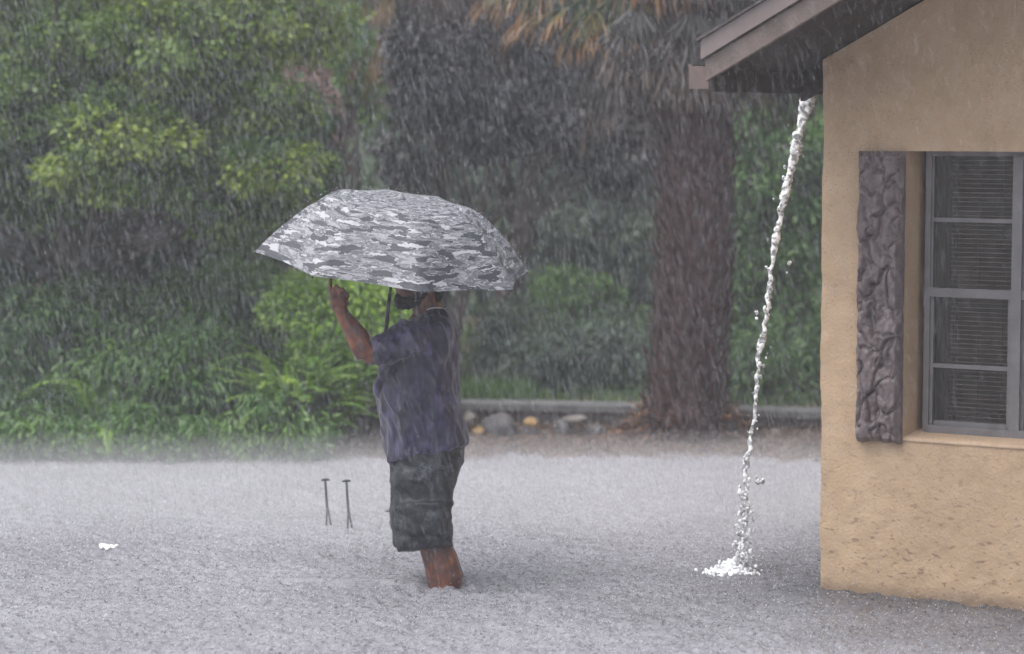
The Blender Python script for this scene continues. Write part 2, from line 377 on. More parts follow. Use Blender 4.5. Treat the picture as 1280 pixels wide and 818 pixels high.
tree('brown_brush', 'dark brown brushy tree filling the gap right behind the umbrella top', 'tree', (-.55, 17.7, .1), [
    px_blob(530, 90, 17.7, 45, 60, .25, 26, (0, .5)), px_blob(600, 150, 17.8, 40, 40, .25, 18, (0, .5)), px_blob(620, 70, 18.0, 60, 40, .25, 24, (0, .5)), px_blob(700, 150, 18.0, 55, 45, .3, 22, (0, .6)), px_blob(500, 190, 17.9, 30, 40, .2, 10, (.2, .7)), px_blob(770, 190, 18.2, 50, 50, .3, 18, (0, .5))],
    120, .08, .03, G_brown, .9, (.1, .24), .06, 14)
tree('hazy_grey_tree', 'pale misty grey-green tree far behind the umbrella', 'tree', (-1.3, 24.5, .4), [
    px_blob(460, 200, 24.5, 140, 130, 1.0, 80), px_blob(440, 40, 24.8, 120, 100, 1.0, 60), px_blob(560, 320, 24, 130, 110, .9, 70)],
    120, .11, .05, G_grey, .5, (.2, .4), .1, 20)
tree('russet_shrub', 'small russet pink leaved tree between the olive tree and the palm', 'tree', (-1.55, 19.2, .2), [
    px_blob(410, 125, 19.2, 48, 55, .3, 26), px_blob(390, 210, 19.4, 40, 40, .3, 16)],
    90, .07, .03, G_pink, .6, (.08, .18), .04, 10)
tree('yellow_green_sapling', 'thin yellow-green sapling standing beside the russet leaved tree', 'tree', (-1.35, 18.8, .2), [
    px_blob(445, 70, 18.8, 22, 40, .2, 14), px_blob(425, 20, 18.6, 25, 25, .2, 8), px_blob(462, 130, 18.8, 14, 55, .15, 8)],
    60, .07, .028, G_bright, .6, (.06, .14), .03, 8)
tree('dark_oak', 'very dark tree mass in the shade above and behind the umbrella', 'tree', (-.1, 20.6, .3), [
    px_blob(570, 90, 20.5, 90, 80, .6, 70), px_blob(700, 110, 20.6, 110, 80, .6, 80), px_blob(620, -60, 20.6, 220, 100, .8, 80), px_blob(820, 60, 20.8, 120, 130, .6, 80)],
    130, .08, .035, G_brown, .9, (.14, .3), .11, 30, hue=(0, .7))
tree('misty_green_tree', 'misty blue-green tree in the rain between the man and the palm trunk', 'tree', (.45, 22.6, .3), [
    px_blob(540, 240, 22.5, 110, 80, .6, 60), px_blob(660, 310, 22.5, 130, 120, .8, 120), px_blob(760, 400, 22.4, 110, 110, .7, 90), px_blob(780, 250, 22.8, 110, 90, .7, 60), px_blob(600, 440, 22, 80, 60, .5, 40)],
    120, .09, .04, G_grey, .6, (.16, .34), .09, 24)
tree('yellowish_shrub', 'yellow-green shrub low in the mist left of the palm trunk', 'shrub', (.55, 19.2, .2), [
    px_blob(715, 385, 19.2, 45, 55, .35, 34), px_blob(780, 445, 19, 45, 50, .35, 30)],
    110, .07, .025, G_mid, .6, (.1, .2), .035, 10, stem='stem', cr='foliage', hue=(.4, 1))
tree('blue_green_shrub', 'low blue-green shrub growing right behind the coping between the man and the palm trunk', 'shrub', (.75, 17.6, .1), [
    px_blob(690, 455, 17.6, 55, 42, .25, 40, (.2, .9)), px_blob(775, 440, 17.7, 45, 55, .25, 34, (.1, .7)), px_blob(640, 425, 18.0, 40, 50, .2, 24, (.3, .8))],
    120, .07, .024, G_grey, .8, (.1, .2), .035, 12, stem='stem', cr='foliage')
tree('wall_side_shrub', 'low dark green shrub growing right behind the coping next to the house corner', 'shrub', (1.9, 17.3, .1), [
    px_blob(965, 460, 17.3, 60, 45, .25, 44, (.1, .8)), px_blob(1070, 440, 17.3, 60, 60, .25, 30, (.1, .8))],
    120, .07, .024, G_dark, .8, (.1, .2), .035, 12, stem='stem', cr='foliage')
tree('green_thicket_tree', 'green leafy tree between the palm trunk and the tan house wall', 'tree', (2.15, 18.6, .2), [
    px_blob(975, 400, 18.6, 85, 110, .5, 110), px_blob(970, 230, 18.8, 85, 110, .5, 90), px_blob(1110, 320, 18.8, 110, 170, .6, 90), px_blob(960, 90, 19.2, 90, 80, .5, 50)],
    130, .075, .03, G_mid, .7, (.12, .26), .07, 24, hue=(.0, .8))
tree('evergreen_tree', 'dark evergreen above the roof end of the house', 'tree', (1.5, 20.2, .3), [
    px_blob(870, -60, 20.2, 150, 110, .7, 90), px_blob(900, 60, 20.4, 100, 90, .6, 60), px_blob(1080, 60, 20.2, 140, 160, .7, 80)],
    110, .08, .03, G_left, .6, (.14, .28), .09, 18, hue=(.0, .6))
# far wood: one mass closing the view
fb = []
for x in np.arange(-1100, 2500, 95):
    for y in (480, 380, 280, 170, 60, -60, -180):
        fb.append(px_blob(x + rnd.uniform(-30, 30), y + rnd.uniform(-30, 30), 27 + rnd.uniform(-1, 1.5), 75, 75, .6, 9))
C, D, Nn, l_, w_, v, tips = crown(fb, 95, .17, .09, .5, (.3, .5))
o = leaves('far_woods', C, D, Nn, l_, w_, v, G_dark); tag(o, 'dark misty wood closing the view behind every tree', 'woods', kind='stuff')

# --- fronds
def pinnate(mb_list, base, az, length, arch, nleaf, ll, lw, sag=0, tip=.25):
    """one arching feather frond -> leaf arrays and a rachis polyline"""
    h = np.array([math.cos(az), math.sin(az), 0.]); t = np.linspace(0, 1, nleaf)
    ph = (1.5-arch) + (1.75*rnd.uniform(.6, 1.0))*t**1.7
    step = (h[None]*np.sin(ph)[:, None] + np.array([0, 0, 1.])[None]*np.cos(ph)[:, None])*length/nleaf
    pos = np.array(base)[None] + np.cumsum(step, 0)
    tan = np.gradient(pos, axis=0); tan = unit(tan); side = unit(np.cross(tan, np.array([0, 0, 1.])))
    C = []; D = []; Nn = []; ln = []
    for s in (-1, 1):
        C.append(pos[2:]); D.append(side[2:]*s + tan[2:]*.55 + rng.normal(0, .07, (nleaf-2, 3)) + np.array([0, 0, -.12]))
        Nn.append(np.cross(side[2:], tan[2:]) + rng.normal(0, .2, (nleaf-2, 3)))
        tt = t[2:]; ln.append(ll*np.clip(np.sin(np.pi*(tt*.85+.12)), tip, 1))
    return np.vstack(C), np.vstack(D), np.vstack(Nn), np.concatenate(ln), pos
def fern(name, label, base, n, length, mat, ll=.11, lw=.014, spread=None, cat='fern', group=None, arch=(.7, 1.25)):
    e = empty(name, base); tag(e, label, cat, group)
    for k in range(n):
        az = 2*math.pi*k/n + rnd.uniform(-.25, .25)
        C, D, Nn, ln, pos = pinnate(None, base, az, length*rnd.uniform(.7, 1.1), rnd.uniform(*arch), 42, ll, lw)
        o = leaves('frond', C, D, Nn, ln, np.full(len(C), lw)*rng.uniform(.8, 1.2, len(C)), np.clip(rnd.uniform(.1, .9) + rng.normal(0, .1, len(C)), 0, 1), mat, e)
        mb = MB(); mb.tube(pos[::5], [.006]*len(pos[::5]), 5); mb.build('stalk', mat, o)
    return e
def gp(x, y):
    q = P(x, 560, y); return (q.x, y, max(0.02, gz(q.x, y)))
fern('bright_fern', 'largest bright lime green fern at the water edge left of the man', gp(368, 15.5), 96, .76, G_lime, .085, .015, arch=(.7, 1.5))
fern('young_fern', 'upright young lime fern squeezed between the bright fern and the man', gp(425, 15.6), 30, .66, G_lime, .08, .013, arch=(1.0, 1.5))
fern('leaning_fern', 'smaller lime fern growing up behind the largest bright fern', gp(398, 15.8), 22, 1.0, G_bright, .08, .013, arch=(1.1, 1.5))
fern('drooping_fern', 'yellow-green fern drooping below the dark shrub by the water', gp(125, 15.35), 10, .72, G_bright, .08, .013, arch=(.6, 1.3))
fern('corner_fern', 'fern with pale fronds at the very side of the picture under the olive tree', gp(-12, 15.4), 14, .80, G_bright, .09, .014, arch=(.6, 1.4))
fern('low_fern', 'low mid-green fern between the drooping fern and the bright fern', gp(215, 15.4), 12, .55, G_mid, .08, .013, arch=(.6, 1.4))

# --- fan palm
M_boot = simple('palm_boot', (.048, .021, .019), .85, var=.5, scale=25, bump=.8, bscale=50)
pe = empty('palm_tree', P(858, 560, 15.8)); tag(pe, 'stout palm with a rough brown trunk of old frond stubs and hanging dead fronds', 'palm')
Yp = 15.85
mb = MB()
path = [P(856, 585, Yp), P(857, 545, Yp), P(860, 480, Yp), P(866, 380, Yp), P(870, 250, Yp), P(866, 120, Yp), P(862, -20, Yp), P(860, -160, Yp)]
mb.tube(path, [.36, .30, .245, .225, .23, .23, .23, .2], 20)
def on_path(t):
    t *= len(path)-1; i = min(int(t), len(path)-2); return path[i].lerp(path[i+1], t-i)
mb.build('trunk', M_boot, pe, True)
bt = MB()
for k in range(560):
    t = .05 + .93*k/560; c = on_path(t); a = k*2.39996; h = Vector((math.cos(a), math.sin(a), 0)); sd_ = Vector((-h.y, h.x, 0))
    r0 = .23 + .07*max(0, .25-t)/.25; ln = rnd.uniform(.12, .2); wdt = rnd.uniform(.025, .045)
    b0 = c + h*(r0-.03); tpt = b0 + h*rnd.uniform(.05, .12) + Vector((0, 0, ln)) + sd_*rnd.uniform(-.03, .03)
    bt.add([b0+sd_*wdt, b0-sd_*wdt, tpt-sd_*wdt*.4, tpt+sd_*wdt*.4, b0+h*.04+sd_*wdt*.6, b0+h*.04-sd_*wdt*.6], [(0,1,2,3),(4,3,2,5),(0,3,4),(1,5,2),(0,4,5,1)])
bs = bt.build('frond_stub', M_boot, pe); tag(bs, kind='stuff')
# roots / fibre at the foot
C = []; nroot = 1500
a = rng.uniform(0, 2*np.pi, nroot); rr = rng.uniform(.15, .42, nroot); cc = np.array(path[1])
C = np.stack([cc[0]+rr*np.cos(a), cc[1]+rr*np.sin(a)*.6, .04+.3*(.45-rr)/.3*rng.uniform(.2, 1.2, nroot)], 1)
D = np.stack([np.cos(a), np.sin(a), rng.uniform(-.9, .3, nroot)], 1)
o = leaves('root_mat', C, D, rng.standard_normal((nroot, 3)), rng.uniform(.06, .16, nroot), np.full(nroot, .012), rng.uniform(0, 1, nroot), leaf_mat('root_fibre', [(0, (.04, .025, .02)), (.7, (.14, .07, .04)), (1, (.35, .16, .05))], trans=0), pe)
G_skirt = leaf_mat('dead_frond', [(0, (.015, .012, .012)), (.6, (.034, .025, .023)), (1, (.075, .046, .032))], trans=.1)
G_orange = leaf_mat('dying_frond', [(0, (.04, .07, .03)), (.45, (.12, .15, .05)), (.8, (.30, .18, .06)), (1, (.34, .17, .07))])
def fan(parent, name, base, d, size, mat, n=34, spread=1.9, droop=.5, var0=0, var1=1, hang=False):
    base = np.array(base); d = unit(np.array(d, float)[None])[0]
    side = unit(np.cross(d, np.array([0, 0, 1.]))[None])[0] if abs(d[2]) < .95 else np.array([1., 0, 0])
    a = np.linspace(-spread, spread, n)
    D = d[None]*np.cos(a)[:, None] + side[None]*np.sin(a)[:, None] + rng.normal(0, .06, (n, 3))
    nor = np.cross(side, d); segs = 3
    Cs, Ds, Ns, ls, vs = [], [], [], [], []
    cur = np.repeat(base[None], n, 0) + D*.04; dr = D.copy()
    sl = size/segs
    ws = []
    for s in range(segs):
        Cs.append(cur.copy()); Ds.append(dr.copy()); Ns.append(np.repeat(nor[None], n, 0) + rng.normal(0, .3, (n, 3)))
        ls.append(np.full(n, sl*1.25)); vs.append(np.full(n, var0 + (var1-var0)*s/(segs-1)) + rng.normal(0, .1, n)); ws.append(np.full(n, .024*(1-.22*s)))
        cur = cur + unit(dr)*sl; dr = unit(dr); dr[:, 2] -= droop*(s+1)*.6
    return leaves(name, np.vstack(Cs), np.vstack(Ds), np.vstack(Ns), np.concatenate(ls), np.concatenate(ws), np.clip(np.concatenate(vs), 0, 1), mat, parent)
for k in range(50):      # hanging skirt of dead fans
    a = rnd.uniform(0, 2*math.pi); t = rnd.uniform(.73, 1.0); c = on_path(t)
    reach = rnd.uniform(.25, .75)
    b0 = c + Vector((math.cos(a)*reach, math.sin(a)*reach*.8, rnd.uniform(-.05, .1)))
    o = fan(pe, 'dead_frond', b0, (math.cos(a)*.35, math.sin(a)*.3, -1), rnd.uniform(.4, .62), G_skirt, 26, .75, .3)
    m2 = MB(); m2.tube([c, c.lerp(b0, .6)+Vector((0, 0, .08)), b0], [.015, .012, .008], 5); m2.build('stalk', M_boot, o)
for (x, y, Y, dx, dz, sz) in [(715, 10, 16.0, -1, -.25, .5), (735, 0, 15.9, -.4, -1, .42), (770, -10, 15.8, .1, -1, .42), (665, -30, 16.2, -1, -.5, .5), (760, -60, 16.0, -.8, .2, .8),
                              (840, -60, 15.9, .2, -.8, .5), (720, -90, 16.4, -1, .3, .8), (900, -90, 16.2, 1, -.2, .7), (930, -40, 16.5, .8, -.6, .5), (810, -110, 15.8, 0, -.4, .7), (690, -50, 16.1, -.6, -.8, .55)]:
    b0 = P(x, y, Y); c = path[-2]
    o = fan(pe, 'frond', b0, (dx, -.25, dz), sz, G_orange, 30, 1.15, .35, .15, .95)
    m2 = MB(); m2.tube([c, Vector(c).lerp(b0, .6)+Vector((0, 0, .15)), b0], [.018, .014, .009], 5); m2.build('stalk', G_mid, o)
# second, smaller palm with brown skirt behind the umbrella top
p2 = empty('skirted_palm', P(540, 505, 18.3)); tag(p2, 'second palm with orange-brown dead fronds above the top of the umbrella', 'palm')
mb = MB(); pth = [P(545, 530, 18.3), P(548, 300, 18.3), P(552, 120, 18.3), P(553, -80, 18.3)]; mb.tube(pth, [.12, .085, .08, .08], 14); mb.build('trunk', M_boot, p2, True)
for k in range(26):
    a = rnd.uniform(0, 2*math.pi); c = pth[2].lerp(pth[3], rnd.uniform(.2, 1)); reach = rnd.uniform(.2, .6)
    b0 = c + Vector((math.cos(a)*reach, math.sin(a)*reach*.7, 0))
    o = fan(p2, 'dead_frond', b0, (math.cos(a)*.5, math.sin(a)*.4, -1), rnd.uniform(.4, .65), G_orange if (b0.x < pth[2].x-.1 and k % 2 == 0) else G_skirt, 24, .8, .35, .3, 1)
    m2 = MB(); m2.tube([c, b0], [.012, .007], 5); m2.build('stalk', M_boot, o)

# ------------------------------------------------------------------ low wall, stones, grass, litter
we = empty('low_garden_wall', (1, 16.25, 0)); tag(we, 'low dark garden wall with a pale flat coping behind the flooded street', 'wall')
M_cope = simple('coping_concrete', (.15, .15, .15), .7, var=.35, scale=12, bump=.4)
M_wall = simple('old_wall', (.10, .085, .08), .8, var=.5, scale=9, bump=.8, bscale=25)
pts = [P(440, 500, 16.35), P(575, 504, 16.3), P(760, 507, 16.2), P(910, 512, 16.1), P(1030, 515, 16.0), P(1240, 519, 15.9)]
wb, cb = MB(), MB()
for a_, b_ in zip(pts[:-1], pts[1:]):
    dv = (b_-a_); dv.z = 0; dv.normalize(); nn = Vector((dv.y, -dv.x, 0))
    for (mbx, z0a, z0b, z1a, z1b, w0, w1) in ((wb, -.06, -.06, a_.z-.045, b_.z-.045, .0, .22), (cb, a_.z-.045, b_.z-.045, a_.z, b_.z, -.03, .25)):
        q = [a_ + nn*(-w0), b_ + nn*(-w0), b_ - nn*w1, a_ - nn*w1]
        lo = [Vector((v.x, v.y, z)) for v, z in zip(q, (z0a, z0b, z0b, z0a))]; hi = [Vector((v.x, v.y, z)) for v, z in zip(q, (z1a, z1b, z1b, z1a))]
        mbx.add(lo+hi, [(0,3,2,1),(4,5,6,7),(0,1,5,4),(1,2,6,5),(2,3,7,6),(3,0,4,7)])
wb.build('wall_face', M_wall, we); cb.build('coping', M_cope, we)
def rock(name, label, c, r, mat, group):
    bm = bmesh.new(); bmesh.ops.create_icosphere(bm, subdivisions=3, radius=1)
    off = Vector((rnd.uniform(0, 50),)*3)
    for v in bm.verts:
        k = 1 + .3*fbm(v.co*1.2+off, 2) + .06*fbm(v.co*5+off, 2); v.co = Vector((v.co.x*r[0]*k, v.co.y*r[1]*k, v.co.z*r[2]*k))
    me = bpy.data.meshes.new(name); bm.to_mesh(me); bm.free(); me.polygons.foreach_set('use_smooth', [True]*len(me.polygons))
    o = link(name, me, mat); o.location = c; tag(o, label, 'rock', group); return o
M_ry = simple('ochre_rock', (.30, .19, .08), .7, var=.3, scale=8, bump=.6)
M_rg = simple('grey_rock', (.11, .105, .11), .7, var=.4, scale=10, bump=.7)
M_rp = simple('pale_rock', (.17, .15, .135), .7, var=.3, scale=10, bump=.6)
for (x, y, rx, rz, mt, lb) in [(588, 524, 9, 10, M_rp, 'small pale rock under the coping just behind the man'), (598, 546, 10, 9, M_ry, 'yellow ochre rock low on the bank nearest the shirt hem'),
        (624, 537, 24, 19, M_rg, 'big rounded grey boulder between the two ochre rocks'), (664, 529, 10, 8, M_ry, 'orange ochre rock high under the coping right of the grey boulder'),
        (662, 549, 9, 12, M_rg, 'upright grey stone directly below the orange ochre rock'), (706, 546, 12, 13, M_rg, 'blocky grey stone midway between the ochre rocks and palm'),
        (720, 524, 16, 5, M_rp, 'long flat pale stone tucked just below the coping'), (745, 540, 13, 8, M_rg, 'low dark stone on the bank near the palm foot'),
        (970, 552, 9, 6, M_rp, 'lone pale stone on the bank behind the falling water'), (462, 502, 14, 12, M_rp, 'rounded pale grey stone between the fern and the man'),
        (450, 535, 16, 12, M_rg, 'dark grey stone low beside the bright fern'), (470, 552, 12, 9, M_rp, 'light stone by the water left of the shirt hem')]:
    Yr = 15.9; p = P(x, y, Yr); s = Yr/F
    p.z = max(p.z, .03 + rz*s*.5)
    rock('rock', lb, p, (rx*s, .09, rz*s), mt, 'rocks along the foot of the garden wall')
def tufts(name, label, cat, n, region, h, mat, w=.012):
    a = rng.uniform(0, 1, (n, 2)); x = region[0] + (region[1]-region[0])*a[:, 0]; y = region[2] + (region[3]-region[2])*a[:, 1]
    z = np.array([gz(xx, yy) for xx, yy in zip(x, y)])
    C = np.stack([x, y, z], 1); D = rng.normal(0, .35, (n, 3)); D[:, 2] = 1
    o = leaves(name, C, D, rng.standard_normal((n, 3))*.4 + np.array([0, -1, 0.2]), h*rng.uniform(.5, 1.3, n), np.full(n, w), rng.uniform(0, 1, n), mat); tag(o, label, cat, kind='stuff')
    return o
tufts('grass', 'short dark grass growing behind the low garden wall', 'grass', 24000, (-4.5, 6, 16.6, 21), .10, G_dark)
tufts('bright_grass', 'brighter patch of grass over the coping right behind the man', 'grass', 2200, (-.35, .12, 16.75, 17.3), .16, G_mid)
nl = 14000; x = rng.uniform(-3, 6, nl); y = np.array([shore(v) for v in x]) + rng.uniform(.02, 1.5, nl); z = np.array([gz(a_, b_) for a_, b_ in zip(x, y)]) + .012
o = leaves('leaf_litter', np.stack([x, y, z], 1), rng.standard_normal((nl, 3))*np.array([1, 1, .25]), rng.standard_normal((nl, 3))*.5+np.array([0, 0, 1]), rng.uniform(.02, .05, nl), np.full(nl, .016), rng.uniform(0, 1, nl),
       leaf_mat('litter', [(0, (.03, .02, .015)), (.6, (.10, .055, .038)), (1, (.20, .11, .065))], trans=.1)); tag(o, 'brown leaf litter on the bank below the garden wall', 'leaf litter', kind='stuff')


# ------------------------------------------------------------------ house
C0 = G(1022, 735); Cr = G(1280, 762)
ud = (Cr - C0); ud.z = 0; ud.normalize(); nd = Vector((ud.y, -ud.x, 0))    # outward normal, towards the camera
if nd.y > 0: nd = -nd
HM = Matrix(((ud.x, nd.x, 0, C0.x), (ud.y, nd.y, 0, C0.y), (0, 0, 1, 0), (0, 0, 0, 1)))
def Wp(x, y, v=0.0):            # pixel on the plane parallel to the wall, v metres in front -> (u, z)
    d = ray(x, y); o = C0 + nd*v; t = (o - Vector((0, 0, EYE))).dot(nd)/d.dot(nd); p = Vector((0, 0, EYE)) + d*t
    return (p - C0).dot(ud), p.z
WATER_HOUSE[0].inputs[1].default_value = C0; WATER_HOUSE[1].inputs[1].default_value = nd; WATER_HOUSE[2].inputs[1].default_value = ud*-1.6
house = empty('house', C0); tag(house, 'tan stucco house corner with brown overhanging roof and grey window', 'house')
m, nt, out = new_mat('tan_stucco')
tc = N(nt, 'ShaderNodeTexCoord')
nA = N(nt, 'ShaderNodeTexNoise'); nA.inputs['Scale'].default_value = 3.5; nA.inputs['Detail'].default_value = 8; nA.inputs['Roughness'].default_value = .65
nB = N(nt, 'ShaderNodeTexNoise'); nB.inputs['Scale'].default_value = 70; nB.inputs['Detail'].default_value = 6
vo = N(nt, 'ShaderNodeTexVoronoi'); vo.inputs['Scale'].default_value = 26
mp = N(nt, 'ShaderNodeMapping'); mp.inputs['Rotation'].default_value = (0, .7, .6); mp.inputs['Scale'].default_value = (1, 3.2, 3.2)
for q in (nA, nB): L(nt, tc.outputs['Object'], q.inputs['Vector'])
L(nt, tc.outputs['Object'], mp.inputs['Vector'])
nD = N(nt, 'ShaderNodeTexNoise'); nD.inputs['Scale'].default_value = 9; nD.inputs['Detail'].default_value = 4; L(nt, mp.outputs[0], nD.inputs['Vector']); L(nt, mp.outputs[0], vo.inputs['Vector'])
r = ramp(nt, [(.3, (.42, .295, .185)), (.55, (.51, .36, .23)), (.75, (.57, .42, .275))]); L(nt, nA.outputs['Fac'], r.inputs['Fac'])
# bits of grit and dark specks that stick to the plaster, thicker low down
sp = ramp(nt, [(.0, (1, 1, 1)), (.12, (1, 1, 1)), (.15, (0, 0, 0))]); L(nt, vo.outputs['Distance'], sp.inputs['Fac'])
nC = N(nt, 'ShaderNodeTexNoise'); nC.inputs['Scale'].default_value = 4.5; nC.inputs['Detail'].default_value = 3; L(nt, tc.outputs['Object'], nC.inputs['Vector'])
spm = ramp(nt, [(.40, (0, 0, 0)), (.52, (1, 1, 1))]); L(nt, nC.outputs['Fac'], spm.inputs['Fac'])
mul = N(nt, 'ShaderNodeMath', operation='MULTIPLY'); L(nt, sp.outputs['Color'], mul.inputs[0]); L(nt, spm.outputs['Color'], mul.inputs[1])
mc = N(nt, 'ShaderNodeMixRGB'); mc.inputs['Color2'].default_value = (.17, .11, .08, 1); L(nt, mul.outputs[0], mc.inputs['Fac']); L(nt, r.outputs[0], mc.inputs['Color1'])
mp2 = N(nt, 'ShaderNodeMapping'); mp2.inputs['Rotation'].default_value = (.3, .65, .5); mp2.inputs['Scale'].default_value = (.8, 4.5, 4.5); L(nt, tc.outputs['Object'], mp2.inputs['Vector'])
nM = N(nt, 'ShaderNodeTexNoise'); nM.inputs['Scale'].default_value = 11; nM.inputs['Detail'].default_value = 2; L(nt, mp2.outputs[0], nM.inputs['Vector'])
sx = N(nt, 'ShaderNodeSeparateXYZ'); L(nt, tc.outputs['Object'], sx.inputs[0])
mr = N(nt, 'ShaderNodeMapRange'); mr.inputs['From Min'].default_value = .9; mr.inputs['From Max'].default_value = .1; L(nt, sx.outputs['Z'], mr.inputs['Value'])
rM = ramp(nt, [(.595, (0, 0, 0)), (.70, (1, 1, 1))]); L(nt, nM.outputs['Fac'], rM.inputs['Fac'])
mk_ = N(nt, 'ShaderNodeMath', operation='MULTIPLY'); L(nt, rM.outputs[0], mk_.inputs[0]); L(nt, mr.outputs[0], mk_.inputs[1])
mc2 = N(nt, 'ShaderNodeMixRGB'); mc2.inputs['Color2'].default_value = (.24, .15, .10, 1); mkk = N(nt, 'ShaderNodeMath', operation='MULTIPLY'); mkk.inputs[1].default_value = .9; L(nt, mk_.outputs[0], mkk.inputs[0]); L(nt, mkk.outputs[0], mc2.inputs['Fac']); L(nt, mc.outputs[0], mc2.inputs['Color1']); mc = mc2
wl = N(nt, 'ShaderNodeMath', operation='MULTIPLY_ADD'); wl.inputs[1].default_value = -.12; L(nt, nA.outputs['Fac'], wl.inputs[0]); L(nt, sx.outputs['Z'], wl.inputs[2])
wr_ = N(nt, 'ShaderNodeMapRange'); wr_.inputs['From Min'].default_value = .0; wr_.inputs['From Max'].default_value = -.045; wr_.inputs['To Max'].default_value = .6; L(nt, wl.outputs[0], wr_.inputs['Value'])
mc3 = N(nt, 'ShaderNodeMixRGB'); mc3.inputs['Color2'].default_value = (.20, .14, .10, 1); L(nt, wr_.outputs[0], mc3.inputs['Fac']); L(nt, mc.outputs[0], mc3.inputs['Color1']); mc = mc3
b = N(nt, 'ShaderNodeBsdfPrincipled'); b.inputs['Roughness'].default_value = .6
bp = N(nt, 'ShaderNodeBump'); bp.inputs['Strength'].default_value = .5; bp.inputs['Distance'].default_value = .006
ad = N(nt, 'ShaderNodeMath', operation='MULTIPLY_ADD'); ad.inputs[1].default_value = .7; L(nt, nD.outputs['Fac'], ad.inputs[0]); L(nt, nB.outputs['Fac'], ad.inputs[2])
L(nt, ad.outputs[0], bp.inputs['Height']); L(nt, bp.outputs[0], b.inputs['Normal']); L(nt, mc.outputs[0], b.inputs['Base Color']); L(nt, b.outputs[0], out.inputs['Surface'])
M_stucco = m
# opening in wall coordinates
oL, oT = Wp(1133, 189); _, oB = Wp(1128, 550); oR = oL + 1.75
REC = .16
WU, slope = 6.2, 0.0
u1, z1 = Wp(886, 100, .88); u2, z2 = Wp(1052, 0, .88); slope = (z2-z1)/(u2-u1)
s_over = -u1; z_at0 = z1 + slope*s_over                 # underside of the rake soffit at u = 0
def roof_z(u): return z_at0 + slope*u if u < WU/2 else z_at0 + slope*(WU-u)
us = sorted(set([round(v, 4) for v in np.arange(0, 1.6, .018)] + [round(oL, 4)] + [oR] + [round(v, 3) for v in np.arange(1.7, WU, .3)] + [WU/2, WU]))
us = [u for u in us if u in (round(oL, 4), oR) or (abs(u-oL) > .007 and abs(u-oR) > .02)]
zs0 = [float(v) for v in np.arange(-.3, 3.3, .018)]
zs0 = [z for z in zs0 if abs(z-oB) > .007 and abs(z-oT) > .007] + [oB, oT]; zs0.sort()
TOP = 4.6
zs = zs0 + [3.6, 4.0, TOP]
mb = MB()
def wall_pt(u, z):
    z = min(z, roof_z(u) + .02)
    dv = .006*fbm(Vector((u*3, z*3, 1))) + .0035*fbm(Vector((u*14, z*14, 5)), 3) + .0012*fbm(Vector((u*60, z*60, 7)), 2)
    du = 0
    if u < .02: du = .008*fbm(Vector((3, z*2.2, 1))) + .004*fbm(Vector((3, z*9, 1))) + .012*max(0, (1.9-z))/1.9
    return HM @ Vector((u+du, dv, z))
nu = len(us); Vg = [wall_pt(u, z) for z in zs for u in us]
Fg = []
for j in range(len(zs)-1):
    for i in range(nu-1):
        uc = (us[i]+us[i+1])/2; zc = (zs[j]+zs[j+1])/2
        if oL < uc < oR and oB < zc < oT: continue
        if zs[j] > max(roof_z(us[i]), roof_z(us[i+1])) + .02: continue
        Fg.append((j*nu+i, j*nu+i+1, (j+1)*nu+i+1, (j+1)*nu+i))
mb.add(Vg, Fg)
# returns of the opening
def quadstrip(a, b, c, d_, nn=24, mm=8):
    V = []; 
    for i in range(nn+1):
        p, q = a.lerp(b, i/nn), d_.lerp(c, i/nn)
        for k in range(mm+1):
            w_ = p.lerp(q, k/mm); V.append(w_ + Vector((1, 1, 1))*(.0018*fbm(w_*18) if 0 < k < mm else 0))
    mb.add(V, [(i*(mm+1)+k, i*(mm+1)+k+1, (i+1)*(mm+1)+k+1, (i+1)*(mm+1)+k) for i in range(nn) for k in range(mm)])
h_ = lambda u, v, z: HM @ Vector((u, v, z))
quadstrip(h_(oL, .0, oB), h_(oL, .0, oT), h_(oL+.01, -REC-.05, oT), h_(oL+.01, -REC-.05, oB))
quadstrip(h_(oL, .0, oT), h_(oR, .0, oT), h_(oR, -REC-.05, oT), h_(oL, -REC-.05, oT))
quadstrip(h_(oR, .0, oT), h_(oR, .0, oB), h_(oR, -REC-.05, oB), h_(oR, -REC-.05, oT))
# left side wall and others
mb.box((0.012, -6, -.3), (.2, -.012, z_at0+.05), HM)
mb.box((WU-.2, -6, -.3), (WU, -.012, z_at0+.05), HM)
mb.box((.21, -6, -.3), (WU-.21, -5.8, z_at0+.05), HM)
mb.build('wall', M_stucco, house, True)
ssb = MB(); 
nn_ = 40
V = []
for i in range(nn_+1):
    u = oL+.0 + (oR-oL)*i/nn_
    for (v, z) in ((-REC-.05, oB+.03), (.0, oB+.012), (.004, oB+.004), (.006+.002*fbm(Vector((u*20, 0, 0))), oB-.004+.006*fbm(Vector((u*8, 3, 0)))), (-.01, oB-.014)):
        V.append(h_(u, v, z))
ssb.add(V, [(i*5+k, i*5+k+1, (i+1)*5+k+1, (i+1)*5+k) for i in range(nn_) for k in range(4)])
ssb.build('sill', simple('sill_plaster', (.52, .37, .25), .55, var=.12, scale=8, bump=.4, bscale=50), house, True)

